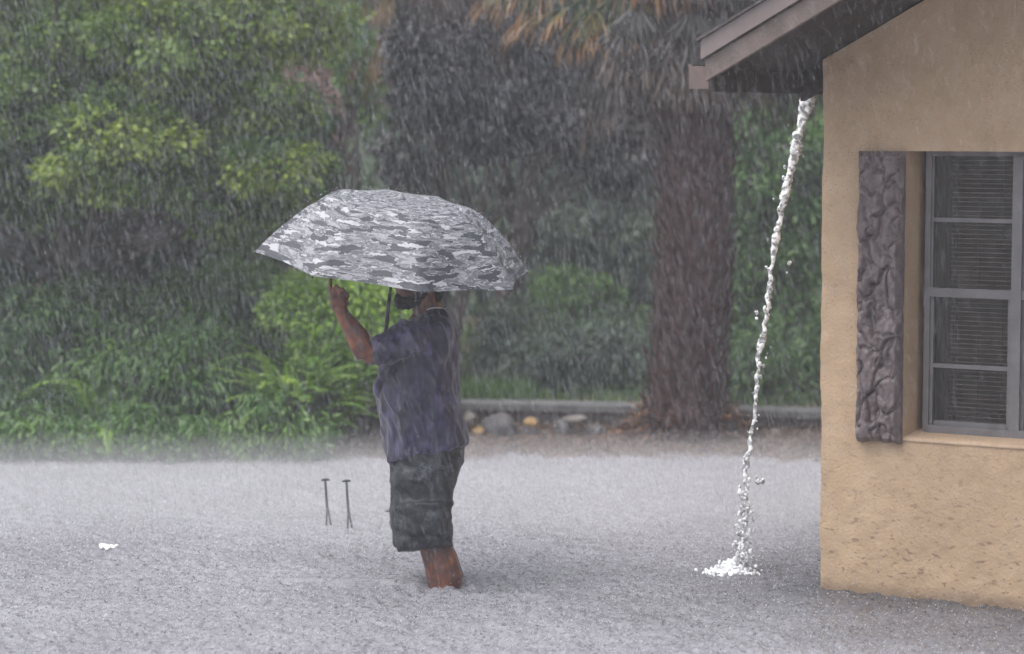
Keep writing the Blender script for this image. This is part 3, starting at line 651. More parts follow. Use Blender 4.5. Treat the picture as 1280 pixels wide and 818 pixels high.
# roof
M_trim = simple('brown_trim', (.155, .118, .105), .45, var=.25, scale=8, bump=.3)
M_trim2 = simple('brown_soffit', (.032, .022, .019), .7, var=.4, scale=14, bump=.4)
M_metal = simple('drip_edge', (.20, .16, .155), .3, var=.15, scale=6)
M_shingle = simple('shingles', (.09, .075, .07), .85, var=.4, scale=40, bump=.8)
rake = .88; TH = .15
def slab(mb, ua, ub, va, vb, dz0, dz1):
    """sloping slab: ua..ub along u, va..vb, from dz0 to dz1 above soffit plane; both pitches"""
    for side in (0, 1):
        f = (lambda u: u) if side == 0 else (lambda u: WU-u)
        zz = lambda u: z_at0 + slope*u
        V = [h_(f(ua), va, zz(ua)+dz0), h_(f(ub), va, zz(ub)+dz0), h_(f(ub), vb, zz(ub)+dz0), h_(f(ua), vb, zz(ua)+dz0),
             h_(f(ua), va, zz(ua)+dz1), h_(f(ub), va, zz(ub)+dz1), h_(f(ub), vb, zz(ub)+dz1), h_(f(ua), vb, zz(ua)+dz1)]
        mb.add(V, [(0,3,2,1),(4,5,6,7),(0,1,5,4),(1,2,6,5),(2,3,7,6),(3,0,4,7)])
roof = empty('roof', C0); roof.parent = house; roof.matrix_parent_inverse = house.matrix_world.inverted()
def bld(mb, name, mat, par=roof): return mb.build(name, mat, par)
a = MB(); slab(a, -s_over, WU/2, -6.4, rake, .03, .09); bld(a, 'soffit_board', M_trim2)
a = MB()
for v in (-.02, ): slab(a, -s_over+.03, WU/2-.05, v-.05, v, -.10, .028)
for vv in np.arange(-.65, -6, -.6): slab(a, -s_over+.03, WU/2-.05, vv-.05, vv, -.10, .028)
bld(a, 'rafters', M_trim2)
a = MB(); slab(a, -s_over, WU/2, rake+.002, rake+.03, -.005, .085); bld(a, 'rake_board', M_trim)
a = MB(); slab(a, -s_over-.015, WU/2, rake-.03, rake+.05, .092, .172); bld(a, 'drip_edge', M_metal)
a = MB(); slab(a, -s_over-.03, WU/2, -6.4, rake+.065, .174, .186); bld(a, 'shingles', M_shingle)
a = MB(); a.box((-s_over-.003, -6.4, z1-.05), (-s_over+.025, rake-.004, z1+.075), HM); bld(a, 'fascia_board', M_trim2)
a = MB()   # gutter: open trough with an end cap
gy0, gy1 = -6.4, rake-.02
a.box((-s_over-.095, gy0, z1-.035), (-s_over-.006, gy1, z1-.027), HM)
a.box((-s_over-.098, gy0, z1-.035), (-s_over-.090, gy1, z1+.06), HM)
a.box((-s_over-.100, gy1, z1-.037), (-s_over-.004, gy1+.006, z1+.058), HM)
a.box((-s_over-.104, gy0, z1+.055), (-s_over-.086, gy1+.004, z1+.066), HM)
bld(a, 'gutter', simple('gutter_metal', (.15, .11, .095), .4, var=.2, scale=10))

# window
M_al = simple('grey_aluminium', (.175, .165, .17), .4, metal=.2, var=.15, scale=10, bump=.1)
win = empty('window', h_(oL, -REC, oB)); win.parent = house; win.matrix_parent_inverse = house.matrix_world.inverted()
fl, _ = Wp(1162, 300, -REC); _, zt = Wp(1200, 189, -REC+.02); _, zb = Wp(1153, 545, -REC)
ur1, _ = Wp(1266, 300, -REC+.02)
yr = [Wp(1160, y_, -REC+.02)[1] for y_ in (275, 365, 457, 545)]
fb_ = MB()
fb_.box((fl-.014, -REC-.03, oB+.02), (fl+.012, -REC+.02, oT), HM)                                # jamb
fb_.box((fl+.012, -REC-.03, oT-.022), (oR, -REC+.02, oT), HM)                                    # head
fb_.box((fl+.012, -REC-.03, oB+.02), (oR, -REC+.03, oB+.058), HM)                                # bottom rail
bays = [(fl+.012, ur1), (ur1+.045, oR-.02)]
fb_.box((ur1, -REC-.03, oB+.058), (ur1+.045, -REC+.032, oT-.022), HM)                            # mullion
for (a0, a1) in bays:
    fb_.box((a0, -REC-.022, yr[1]-.02), (a1, -REC+.024, yr[1]+.02), HM)                          # meeting rail
    fb_.box((a0, -REC-.012, yr[0]-.008), (a1, -REC+.008, yr[0]+.010), HM)
    fb_.box((a0, -REC-.024, yr[2]-.009), (a1, -REC+.004, yr[2]+.010), HM)
    fb_.box((a0, -REC-.026, oB+.058), (a0+.014, -REC+.006, yr[1]-.02), HM)                       # lower sash stiles
    fb_.box((a1-.02, -REC-.026, oB+.058), (a1, -REC+.006, yr[1]-.02), HM)
    fb_.box((a0+.022, -REC-.026, oB+.058), (a1-.02, -REC+.008, oB+.078), HM)
    fb_.box((a0, -REC-.010, yr[1]+.02), (a0+.009, -REC+.010, oT-.022), HM)
fb_.build('frame', M_al, win)
m, nt, out = new_mat('window_glass')
tr = N(nt, 'ShaderNodeBsdfTransparent'); tr.inputs['Color'].default_value = (.8, .82, .82, 1)
gl = N(nt, 'ShaderNodeBsdfGlossy'); gl.inputs['Roughness'].default_value = .04
fr = N(nt, 'ShaderNodeFresnel'); fr.inputs['IOR'].default_value = 1.6
tcg = N(nt, 'ShaderNodeTexCoord'); ng = N(nt, 'ShaderNodeTexNoise'); ng.inputs['Scale'].default_value = 45; L(nt, tcg.outputs['Object'], ng.inputs['Vector'])
bpg = N(nt, 'ShaderNodeBump'); bpg.inputs['Strength'].default_value = .12; bpg.inputs['Distance'].default_value = .004; L(nt, ng.outputs['Fac'], bpg.inputs['Height']); L(nt, bpg.outputs[0], gl.inputs['Normal'])
ml = N(nt, 'ShaderNodeMath', operation='MULTIPLY_ADD'); ml.inputs[1].default_value = .4; ml.inputs[2].default_value = .0; L(nt, fr.outputs[0], ml.inputs[0])
mx = N(nt, 'ShaderNodeMixShader'); L(nt, ml.outputs[0], mx.inputs[0]); L(nt, tr.outputs[0], mx.inputs[1]); L(nt, gl.outputs[0], mx.inputs[2]); L(nt, mx.outputs[0], out.inputs['Surface'])
M_glass = m
for (a0, a1) in bays:
    for (v, z0, z1_) in ((-REC-.001, yr[1]+.02, oT-.022), (-REC-.014, oB+.07, yr[1]-.02)):
        g = MB(); g.box((a0+.004, v-.002, z0), (a1-.004, v+.002, z1_), HM); g.build('pane', M_glass, win)
# woven blind behind the glass, in rows
M_blind = simple('woven_blind', (.27, .175, .12), .7, var=.45, scale=30)
ue, _ = Wp(1189, 300, -REC-.06)
for (a0, a1) in ((ue, ur1+.0), (ur1+.1, oR-.03)):
    bl = MB(); z = oB+.03; k = 0
    while z < oT-.03:
        ph = .0012*math.sin(k*2.1)
        bl.box((a0+rnd.uniform(-.004, .004), -REC-.07+ph, z), (a1+.02, -REC-.066+ph, z+.0042), HM)
        z += .0205; k += 1
    for uu in np.arange(a0+.02, a1, .11): bl.box((uu, -REC-.072, oB+.03), (uu+.0015, -REC-.064, oT-.03), HM)
    for kk in range(0):
        zz = oB+.03 + rnd.randrange(k)*.0205; uu = rnd.uniform(a0, a1-.04); bl.box((uu, -REC-.0705, zz+.006), (uu+rnd.uniform(.004, .03), -REC-.0665, zz+.021), HM)
    bl.build('blind', M_blind, win)
cu = MB(); V = []
for i in range(30):
    u = fl-.05 + (ue+.02-fl+.05)*i/29
    for z in (oB, oT): V.append(h_(u, -REC-.10+.012*math.sin(i*1.3), z))
cu.add(V, [(2*i, 2*i+2, 2*i+3, 2*i+1) for i in range(29)]); cu.build('curtain', simple('curtain_cloth', (.09, .058, .042), .9, var=.2, scale=12), win, True)
rb = MB(); rb.box((.25, -3, oB-.3), (WU-.25, -2.9, 2.4), HM); rb.build('room_wall', simple('room_dark', (.03, .02, .015), .9), house)

# carved shutter
sT = Wp(1076, 189, .04); sTr = Wp(1138, 188, .04); sB = Wp(1066, 551, .04); sBr = Wp(1125, 551, .04)
uA, uB = (sT[0]+sB[0])/2, min((sTr[0]+sBr[0])/2, oL-.0)
zA, zB = sB[1], sT[1]
nu_, nz_ = 60, 360
V = []
def relief(u, z):
    p = Vector((u*15 + .7*fbm(Vector((u*8, z*7, 2))), z*7.5 + .8*fbm(Vector((u*9, z*6, 9))), 0))
    dd, pp = mn.voronoi(p)
    c = pp[0]; hsh = mn.noise(Vector((c.x*7.3, c.y*5.1, 4)))
    ed = min(1, (dd[1]-dd[0])*3.2)
    tilt = (p-c).x*.35*math.sin(c.x*9) + (p-c).y*.4*math.cos(c.y*7)
    return .026*(ed**.5) + .040*hsh + .034*tilt + .008*fbm(Vector((u*30, z*14, 1)))
for j in range(nz_+1):
    z = zA + (zB-zA)*j/nz_
    for i in range(nu_+1):
        t = i/nu_; el_ = .008*fbm(Vector((z*7, 1, 1)))+.004*fbm(Vector((z*22, 1, 1))); er_ = .004*fbm(Vector((z*9, 5, 1)))
        u = (uA+el_)*(1-t) + (uB+er_)*t
        bot = .012*fbm(Vector((u*16, 9, 9)))*(1-j/nz_)**8
        e_ = min(1, min(t, 1-t)*14, min(j, nz_-j)/6+.0)
        V.append(h_(u, .016 + (.028 + relief(u, z))*(.35+.65*max(0, e_)), z + bot))
Fs = [(j*(nu_+1)+i, j*(nu_+1)+i+1, (j+1)*(nu_+1)+i+1, (j+1)*(nu_+1)+i) for j in range(nz_) for i in range(nu_)]
sh = MB(); sh.add(V, Fs)
ring = [i for i in range(nu_+1)] + [j*(nu_+1)+nu_ for j in range(1, nz_+1)] + [nz_*(nu_+1)+i for i in range(nu_-1, -1, -1)] + [j*(nu_+1) for j in range(nz_-1, 0, -1)]
base = len(sh.v)
inv = HM.inverted()
back = []
for k in ring:
    q = inv @ Vector(sh.v[k]); back.append(h_(q.x, .003, q.z))
sh.add(back, []); n_ = len(ring)
for k in range(n_): sh.f.append((ring[k], base+k, base+(k+1) % n_, ring[(k+1) % n_]))
M_shut = simple('purple_brown_paint', (.145, .112, .112), .42, var=.35, scale=18, bump=.35, bscale=45)
o = sh.build('shutter', M_shut, house, True); o['label'] = 'rough carved purple-brown shutter left of the window'

# ------------------------------------------------------------------ person
YP = 10.95
def Mp(x, y, dy=0.0): return P(x, y, YP+dy)
S = YP/F
m, nt, out = new_mat('wet_skin')
tc = N(nt, 'ShaderNodeTexCoord'); n1 = N(nt, 'ShaderNodeTexNoise'); n1.inputs['Scale'].default_value = 16; n1.inputs['Detail'].default_value = 6
L(nt, tc.outputs['Object'], n1.inputs['Vector'])
r = ramp(nt, [(.32, (.075, .030, .022)), (.55, (.17, .06, .033)), (.75, (.30, .115, .052))]); L(nt, n1.outputs['Fac'], r.inputs['Fac'])
# faded dark tattoo figures
v1 = N(nt, 'ShaderNodeTexNoise'); v1.inputs['Scale'].default_value = 28; v1.inputs['Detail'].default_value = 2; L(nt, tc.outputs['Object'], v1.inputs['Vector'])
tm = ramp(nt, [(.53, (0, 0, 0)), (.58, (.55, .55, .55))]); L(nt, v1.outputs['Fac'], tm.inputs['Fac'])
mc = N(nt, 'ShaderNodeMixRGB'); mc.inputs['Color2'].default_value = (.05, .035, .045, 1); L(nt, tm.outputs[0], mc.inputs['Fac']); L(nt, r.outputs[0], mc.inputs['Color1'])
b = N(nt, 'ShaderNodeBsdfPrincipled'); b.inputs['Roughness'].default_value = .38; b.inputs['Subsurface Weight'].default_value = .0
L(nt, mc.outputs[0], b.inputs['Base Color']); L(nt, b.outputs[0], out.inputs['Surface']); M_skin = m

per = tag(empty('person', Mp(545, 790)), 'bearded man in dark wet shirt and shorts wading under a camouflage umbrella', 'person')
bd = MB()
# torso core
bd.tube([Mp(531, 570), Mp(527, 500), Mp(525, 450), Mp(529, 415), Mp(533, 398)], [(.10, .13), (.14, .16), (.12, .17), (.10, .17), (.07, .09)], 20, up=(0, 1, 0))
# neck and head (looks left, chin up a little)
bd.tube([Mp(536, 404), Mp(534, 388), Mp(531, 370), Mp(530, 355)], [(.078, .08), (.068, .068), (.066, .065), (.06, .06)], 20)
Rt = Matrix.Rotation(R(8), 4, 'Y')
bd.ball(Mp(531, 344), (.098, .077, .105), 14, Rt)            # cranium
bd.ball(Mp(514, 358), (.062, .060, .085), 12, Rt)            # face
bd.ball(Mp(507, 374), (.038, .045, .034), 10)                # chin and jaw
bd.tube([Mp(536, 368), Mp(520, 377), Mp(506, 378)], [(.02, .058), (.022, .05), (.02, .035)], 12)
bd.tube([Mp(500, 340), Mp(494, 350), Mp(491, 355), Mp(497, 358)], [.009, .012, .014, .01], 10)    # nose
bd.tube([Mp(500, 337, -.04), Mp(498, 337), Mp(500, 337, .04)], [.009, .011, .009], 8)               # brow
bd.tube([Mp(499, 362.5, -.025), Mp(495.5, 362), Mp(499, 362.5, .025)], [.006, .008, .006], 8)       # lips
bd.tube([Mp(500, 366, -.022), Mp(496.5, 366), Mp(500, 366, .022)], [.006, .008, .006], 8)
for sgn in (-1, 1):
    bd.ball(Mp(535, 357, sgn*.078), (.017, .010, .033), 8, Matrix.Rotation(R(12), 4, 'Y'))        # ears
# raised near arm
bd.tube([Mp(527, 421, -.14), Mp(512, 424, -.20), Mp(487, 437, -.23), Mp(464, 443, -.24), Mp(457, 441, -.24)], [.052, .058, .056, .050, .046], 14)
bd.tube([Mp(459, 445, -.24), Mp(452, 430, -.24), Mp(442, 414, -.235), Mp(430, 396, -.23), Mp(425, 385, -.23)], [.052, .056, .047, .033, .030], 14)
# hand: palm, index finger and thumb up at the rim, three curled fingers
bd.tube([Mp(426, 390, -.23), Mp(423, 380, -.235), Mp(421, 369, -.235)], [(.030, .017), (.038, .020), (.036, .016)], 14, up=(0, 1, 0))
def finger(pts, r0, r1): bd.tube(pts, [r0+(r1-r0)*k/(len(pts)-1) for k in range(len(pts))], 10); bd.ball(pts[-1], r1, 6)
finger([Mp(415, 371, -.235), Mp(413, 362, -.24), Mp(413, 353, -.235), Mp(414.5, 345, -.225)], .0105, .0085)           # index, straight up
finger([Mp(418, 369, -.245), Mp(417, 361, -.262), Mp(420, 357, -.272), Mp(424, 361, -.270)], .0105, .009)
finger([Mp(424, 370, -.245), Mp(424, 363, -.266), Mp(428, 361, -.274), Mp(431, 366, -.268)], .0105, .009)
finger([Mp(429, 373, -.243), Mp(431, 367, -.258), Mp(434, 367, -.264), Mp(435, 372, -.258)], .0095, .008)
finger([Mp(427, 386, -.215), Mp(433, 380, -.205), Mp(433, 372, -.20), Mp(429, 365, -.205)], .0125, .0095)               # thumb
# far arm holding the handle
bd.tube([Mp(530, 420, .15), Mp(516, 440, .21), Mp(500, 465, .24), Mp(496, 474, .24)], [.075, .062, .052, .046], 14)
bd.tube([Mp(497, 473, .24), Mp(490, 460, .16), Mp(484, 448, .09), Mp(482, 442, .065)], [.05, .048, .034, .03], 14)
bd.tube([Mp(483, 444, .075), Mp(481, 439, .05), Mp(480, 436, .035)], [(.03, .018), (.036, .02), (.032, .016)], 12)
for k in range(4):
    y_ = 428 + k*4.6
    finger([Mp(481, y_, .045), Mp(474.5, y_, .045), Mp(472.5, y_, .065), Mp(475.5, y_+.5, .082), Mp(479, y_+.5, .08)], .0098, .0085)
finger([Mp(483, 438, .05), Mp(483, 431, .07), Mp(480, 426, .078)], .012, .0095)
# legs
def leg(dy, dx, foot_dx=0):
    bd.tube([Mp(533, 575, dy), Mp(532+dx*.5, 610, dy), Mp(534+dx, 655, dy), Mp(541+dx, 678, dy), Mp(550+dx, 700, dy), Mp(556+dx, 722, dy), Mp(557+dx, 745, dy), Mp(553+dx, 775, dy), Mp(551+dx, 792, dy)],
            [(.08, .06), (.085, .07), (.07, .066), (.068, .068), (.078, .07), (.082, .072), (.07, .062), (.045, .045), (.042, .042)], 18)
    bd.tube([Mp(556+dx, 793, dy), Mp(545+dx, 797, dy), Mp(520+dx, 802, dy), Mp(503+dx, 804, dy)], [(.045, .04), (.045, .04), (.032, .05), (.02, .045)], 14)
leg(-.11, 0); leg(.12, 2)
link('body', remesh(bd, 'body', .0046, 3), M_skin, per)
# eyes
ey = MB()
for sgn in (-1, 1): ey.ball(Mp(502.5, 344, sgn*.031), .0125, 8)
ey.build('eyes', simple('eye_white', (.6, .58, .55), .2), per, True)
M_hair = simple('black_hair', (.02, .017, .018), .75, var=.5, scale=60, bump=1.0, bscale=160)
def fuzz(a): return lambda c, n: n*(a*fbm(c*70, 3))
hb = MB()
hb.ball(Mp(532.5, 341), (.105, .083, .104), 14, Rt); hb.tube([Mp(548, 345), Mp(550, 366), Mp(545, 378)], [(.04, .06), (.026, .055), (.012, .045)], 12)
link('hair', remesh(hb, 'hair', .006, 2, fuzz(.006)), M_hair, per)
bb_ = MB()
bb_.tube([Mp(533, 366, -.066), Mp(522, 374, -.058), Mp(508, 379, -.042), Mp(499, 379, 0), Mp(508, 379, .042), Mp(522, 374, .058), Mp(533, 366, .066)], [(.014, .010), (.020, .014), (.030, .022), (.034, .024), (.030, .022), (.020, .014), (.014, .01)], 12)
bb_.tube([Mp(498, 359, -.035), Mp(494, 359.5, 0), Mp(498, 359, .035)], [.007, .007, .007], 8)
bb_.ball(Mp(503, 376), (.040, .044, .040), 10)
for sg in (-1, 1): bb_.tube([Mp(536, 352, sg*.072), Mp(531, 364, sg*.068), Mp(521, 375, sg*.056), Mp(508, 380, sg*.035)], [(.012, .010), (.020, .010), (.028, .014), (.030, .016)], 10)
link('beard', remesh(bb_, 'beard', .005, 3, fuzz(.006)), M_hair, per)

# shirt
m, nt, out = new_mat('wet_navy_cloth')
tc = N(nt, 'ShaderNodeTexCoord'); mp = N(nt, 'ShaderNodeMapping'); mp.inputs['Scale'].default_value = (1, 1, .35); mp.inputs['Rotation'].default_value = (0, .3, 0); L(nt, tc.outputs['Object'], mp.inputs['Vector'])
n1 = N(nt, 'ShaderNodeTexNoise'); n1.inputs['Scale'].default_value = 26; n1.inputs['Detail'].default_value = 6; n1.inputs['Roughness'].default_value = .65; L(nt, mp.outputs[0], n1.inputs['Vector'])
r = ramp(nt, [(.32, (.006, .005, .013)), (.52, (.021, .017, .052)), (.68, (.085, .07, .165))]); L(nt, n1.outputs['Fac'], r.inputs['Fac'])
b = N(nt, 'ShaderNodeBsdfPrincipled'); b.inputs['Roughness'].default_value = .42; b.inputs['Sheen Weight'].default_value = .25
bp = N(nt, 'ShaderNodeBump'); bp.inputs['Strength'].default_value = .5; bp.inputs['Distance'].default_value = .01; L(nt, n1.outputs['Fac'], bp.inputs['Height']); L(nt, bp.outputs[0], b.inputs['Normal'])
L(nt, r.outputs[0], b.inputs['Base Color']); L(nt, b.outputs[0], out.inputs['Surface']); M_shirt = m
def sect(mb, rows, n=36, sq=None, dy0=0.0):
    """rows: (y_left, y_right, x_left, x_right, half depth, dy)"""
    V = []
    for (yl, yr_, xl, xr, hd, dy) in rows:
        for k in range(n):
            w_ = 2*math.pi*k/n; c, s_ = math.cos(w_), math.sin(w_)
            if sq: c = math.copysign(abs(c)**sq, c); s_ = math.copysign(abs(s_)**sq, s_)
            x = (xl+xr)/2 + (xr-xl)/2*c; y = (yl+yr_)/2 + (yr_-yl)/2*c
            V.append(Mp(x, y, dy + hd*s_))
    m_ = len(rows); Fs = [(i*n+k, i*n+(k+1) % n, (i+1)*n+(k+1) % n, (i+1)*n+k) for i in range(m_-1) for k in range(n)]
    Fs.append(tuple(range(n))[::-1]); Fs.append(tuple((m_-1)*n+k for k in range(n)))
    mb.add(V, Fs)
sm = MB()
sect(sm, [(396, 384, 518, 557, .075, 0), (404, 393, 508, 563, .13, 0), (414, 405, 498, 568, .20, 0), (428, 420, 492, 571, .225, 0), (442, 440, 489, 572, .222, 0), (460, 460, 482, 572.5, .215, 0), (472, 472, 473, 573, .215, 0),
          (485, 485, 470, 573, .215, 0), (510, 508, 473, 574, .215, 0), (536, 526, 477, 578, .215, 0), (556, 540, 480, 582, .215, 0), (570, 551, 481.5, 585, .215, 0), (579, 556, 481.5, 584.5, .212, 0)], sq=.9)
sm.tube([Mp(535, 414, -.13), Mp(515, 420, -.20), Mp(494, 431, -.235), Mp(474, 441.5, -.245), Mp(469, 442.5, -.245)], [.085, .084, .074, .069, .068], 18)
sm.tube([Mp(535, 414, .13), Mp(516, 436, .20), Mp(502, 458, .235)], [.085, .08, .066], 18)
# loose cloth hanging under the sleeve
sm.tube([Mp(500, 440, -.15), Mp(484, 456, -.17), Mp(474, 476, -.12), Mp(476, 492, -.06)], [.05, .035, .022, .03], 12)
def folds(c, n):
    q = Vector((c.x*9 + c.z*5.0, c.y*7, c.z*3.2 - c.x*4.0))
    f1 = fbm(q, 2); f2 = fbm(Vector((c.x*24+c.z*10, c.y*18, c.z*8-c.x*8)), 2)
    f1 = (1-abs(f1)*2.2)
    return n*(.013*f1 + .007*f2 - .005)
link('shirt', remesh(sm, 'shirt', .0085, 3, folds), M_shirt, per)
# shorts
m, nt, out = new_mat('dark_camouflage_cloth')
tc = N(nt, 'ShaderNodeTexCoord')
n1 = N(nt, 'ShaderNodeTexNoise'); n1.inputs['Scale'].default_value = 13; n1.inputs['Detail'].default_value = 3; n1.inputs['Distortion'].default_value = .6; L(nt, tc.outputs['Object'], n1.inputs['Vector'])
r = ramp(nt, [(0, (.010, .011, .016)), (.44, (.017, .020, .027)), (.50, (.008, .009, .013)), (.54, (.045, .050, .062)), (.60, (.020, .023, .031)), (.66, (.085, .09, .105))], 'CONSTANT'); L(nt, n1.outputs['Fac'], r.inputs['Fac'])
b = N(nt, 'ShaderNodeBsdfPrincipled'); b.inputs['Roughness'].default_value = .5
L(nt, r.outputs[0], b.inputs['Base Color']); L(nt, b.outputs[0], out.inputs['Surface']); M_shorts = m
sm = MB()
sect(sm, [(545, 540, 492, 572, .17, 0), (560, 556, 487, 581, .20, 0), (585, 582, 487, 578.5, .21, 0), (605, 600, 488, 571, .21, 0)], sq=.9)
sect(sm, [(590, 590, 488, 572, .105, -.105), (615, 615, 489, 568, .105, -.108), (640, 640, 491, 565.5, .105, -.11), (665, 663, 493.5, 565.5, .105, -.11), (689, 683, 496.5, 567.5, .102, -.11)], sq=.85)
sect(sm, [(590, 590, 488, 566, .105, .105), (615, 615, 489, 563, .105, .108), (640, 640, 488, 560, .105, .11), (665, 663, 490, 560, .105, .11), (684, 678, 493, 560, .1, .11)], sq=.85)
# cargo pocket
sect(sm, [(628, 628, 508, 550, .03, -.205), (634, 634, 505, 553, .035, -.205), (664, 664, 507, 553, .035, -.203), (668, 668, 509, 551, .03, -.2)], sq=.5)
def folds2(c, n):
    q = Vector((c.x*6, c.y*7, c.z*13 + c.x*4))
    return n*(.008*(1-abs(fbm(q, 2))*2.2) + .004*fbm(c*20, 2) - .003)
link('shorts', remesh(sm, 'shorts', .0075, 2, folds2), M_shorts, per)
# thin pale cord round the neck
nk = MB(); pts = []
for k in range(25):
    w_ = 2*math.pi*k/24; pts.append(Mp(542 + 15*math.cos(w_), 386 - 2*math.cos(w_) + (0 if math.sin(w_) > 0 else -1.5) - 4*abs(math.sin(w_))**2 + 3, -.079*math.sin(w_)*1.0))
nk.tube(pts, [.0035]*25, 6, cap=False); nk.build('necklace', simple('silver_cord', (.6, .55, .56), .3), per, True)

# ------------------------------------------------------------------ umbrella
A = Mp(501, 249, -.032); Bb = Mp(478.5, 446, .06)
ax = (A-Bb).normalized()
xh = Vector((1, 0, 0)); xh = (xh - ax*xh.dot(ax)).normalized(); yh = ax.cross(xh)
UM = Matrix(((xh.x, yh.x, ax.x, A.x), (xh.y, yh.y, ax.y, A.y), (xh.z, yh.z, ax.z, A.z), (0, 0, 0, 1)))
um = empty('umbrella', Bb); tag(um, 'grey and white camouflage umbrella tilted over the wading man', 'umbrella')
RU, HU = .640, .292
NR = 8; PH0 = R(14)
def dome(rr):
    rr = abs(rr); return -HU*(.15*rr**2 + .85*(max(0, rr-.48)/.52)**1.5)
nseg, nrad = 12, 44
V = []; UV = []
for j in range(nrad+1):
    t = j/nrad
    for k in range(NR*nseg):
        a = 2*math.pi*k/(NR*nseg); f = (k % nseg)/nseg
        chord = math.cos(math.pi/NR)/math.cos((f-.5)*2*math.pi/NR)       # straight between the ribs
        sag = 1 - .035*math.sin(math.pi*f)*t**3
        r_ = RU*t*chord*sag
        z = dome(t) - .012*math.sin(math.pi*f)*math.sin(math.pi*min(1, t*1.0))*t
        wr = .0035*fbm(Vector((a*5, t*9, 0)), 3)*t
        p = Vector((r_*math.cos(a+PH0), r_*math.sin(a+PH0), z + wr))
        V.append(UM @ p)
        UV.append((a*RU*.9, t*RU*1.25))
W = NR*nseg
Fs = [(j*W+k, j*W+(k+1) % W, (j+1)*W+(k+1) % W, (j+1)*W+k) for j in range(1, nrad) for k in range(W)]
Fs = [(0, 0, 0)][:0] + Fs
mbu = MB(); mbu.add(V, Fs + [(0, W+k, W+(k+1) % W) for k in range(W)])
me = mbu.mesh('canopy', True)
uvl = me.uv_layers.new(name='UVMap')
for poly in me.polygons:
    us_ = [UV[me.loops[li].vertex_index] for li in poly.loop_indices]
    mxu = max(u for u, _ in us_)
    for li, (u, v) in zip(poly.loop_indices, us_):
        if mxu - u > 1.5: u += 2*math.pi*RU*.9
        uvl.data[li].uv = (u, v)
m, nt, out = new_mat('grey_camouflage_nylon')
uvn = N(nt, 'ShaderNodeUVMap'); uvn.uv_map = 'UVMap'
mp = N(nt, 'ShaderNodeMapping'); mp.inputs['Scale'].default_value = (.5, 2.0, 1); L(nt, uvn.outputs[0], mp.inputs['Vector'])
nA = N(nt, 'ShaderNodeTexNoise'); nA.inputs['Scale'].default_value = 42; nA.inputs['Detail'].default_value = 3; L(nt, mp.outputs[0], nA.inputs['Vector'])
sb = N(nt, 'ShaderNodeVectorMath', operation='SUBTRACT'); sb.inputs[1].default_value = (.5, .5, .5); L(nt, nA.outputs['Color'], sb.inputs[0])
sc_ = N(nt, 'ShaderNodeVectorMath', operation='SCALE'); sc_.inputs['Scale'].default_value = .045; L(nt, sb.outputs[0], sc_.inputs[0])
adv = N(nt, 'ShaderNodeVectorMath', operation='ADD'); L(nt, mp.outputs[0], adv.inputs[0]); L(nt, sc_.outputs[0], adv.inputs[1])
nB = N(nt, 'ShaderNodeTexNoise'); nB.inputs['Scale'].default_value = 15; nB.inputs['Detail'].default_value = 1.0; L(nt, adv.outputs[0], nB.inputs['Vector'])
ofs = N(nt, 'ShaderNodeVectorMath', operation='ADD'); ofs.inputs[1].default_value = (3.1, 7.7, 2.0); L(nt, adv.outputs[0], ofs.inputs[0])
nE = N(nt, 'ShaderNodeTexNoise'); nE.inputs['Scale'].default_value = 15; nE.inputs['Detail'].default_value = 1.0; L(nt, ofs.outputs[0], nE.inputs['Vector'])
r = ramp(nt, [(0, (.26, .26, .285)), (.40, (.135, .14, .16)), (.49, (.20, .205, .23)), (.53, (.095, .10, .115)), (.60, (.40, .40, .43))], 'CONSTANT')
L(nt, nE.outputs['Fac'], r.inputs['Fac'])
rk = ramp(nt, [(0, (.055, .058, .07)), (.45, (.52, .52, .55)), (.464, (.37, .37, .40))], 'CONSTANT'); L(nt, nB.outputs['Fac'], rk.inputs['Fac'])
rm = ramp(nt, [(0, (1, 1, 1)), (.45, (1, 1, 1)), (.464, (0, 0, 0)), (.60, (0, 0, 0)), (.61, (.8, .8, .8)), (.64, (0, 0, 0))], 'CONSTANT'); L(nt, nB.outputs['Fac'], rm.inputs['Fac'])
mk = N(nt, 'ShaderNodeMixRGB'); L(nt, rm.outputs[0], mk.inputs['Fac']); L(nt, r.outputs[0], mk.inputs['Color1']); L(nt, rk.outputs[0], mk.inputs['Color2'])
r = mk
b = N(nt, 'ShaderNodeBsdfPrincipled'); b.inputs['Roughness'].default_value = .5; b.inputs['Specular IOR Level'].default_value = .35
nC = N(nt, 'ShaderNodeTexNoise'); nC.inputs['Scale'].default_value = 60; nC.inputs['Detail'].default_value = 3; L(nt, mp.outputs[0], nC.inputs['Vector'])
bp = N(nt, 'ShaderNodeBump'); bp.inputs['Strength'].default_value = .5; bp.inputs['Distance'].default_value = .006; L(nt, nC.outputs['Fac'], bp.inputs['Height']); L(nt, bp.outputs[0], b.inputs['Normal'])
L(nt, r.outputs[0], b.inputs['Base Color']); L(nt, b.outputs[0], out.inputs['Surface'])
link('canopy', me, m, um)
M_blk = simple('black_metal', (.02, .02, .022), .35, var=.2)
s_ = MB(); s_.tube([Bb+ax*.02, A + ax*.002], [.0065, .0065], 10); s_.tube([Bb + ax*.02, Bb+ax*.30], [.009, .009], 10)
s_.build('shaft', M_blk, um, True)
s_ = MB(); s_.tube([Bb-ax*.06, Bb-ax*.05, Bb, Bb+ax*.04, Bb+ax*.05], [.010, .015, .0135, .0145, .010], 12); s_.build('handle', M_blk, um, True)
s_ = MB(); s_.tube([A-ax*.004, A+ax*.008, A+ax*.022, A+ax*.026], [.026, .02, .009, .005], 12); s_.build('ferrule', simple('grey_plastic', (.25, .25, .27), .4), um, True)
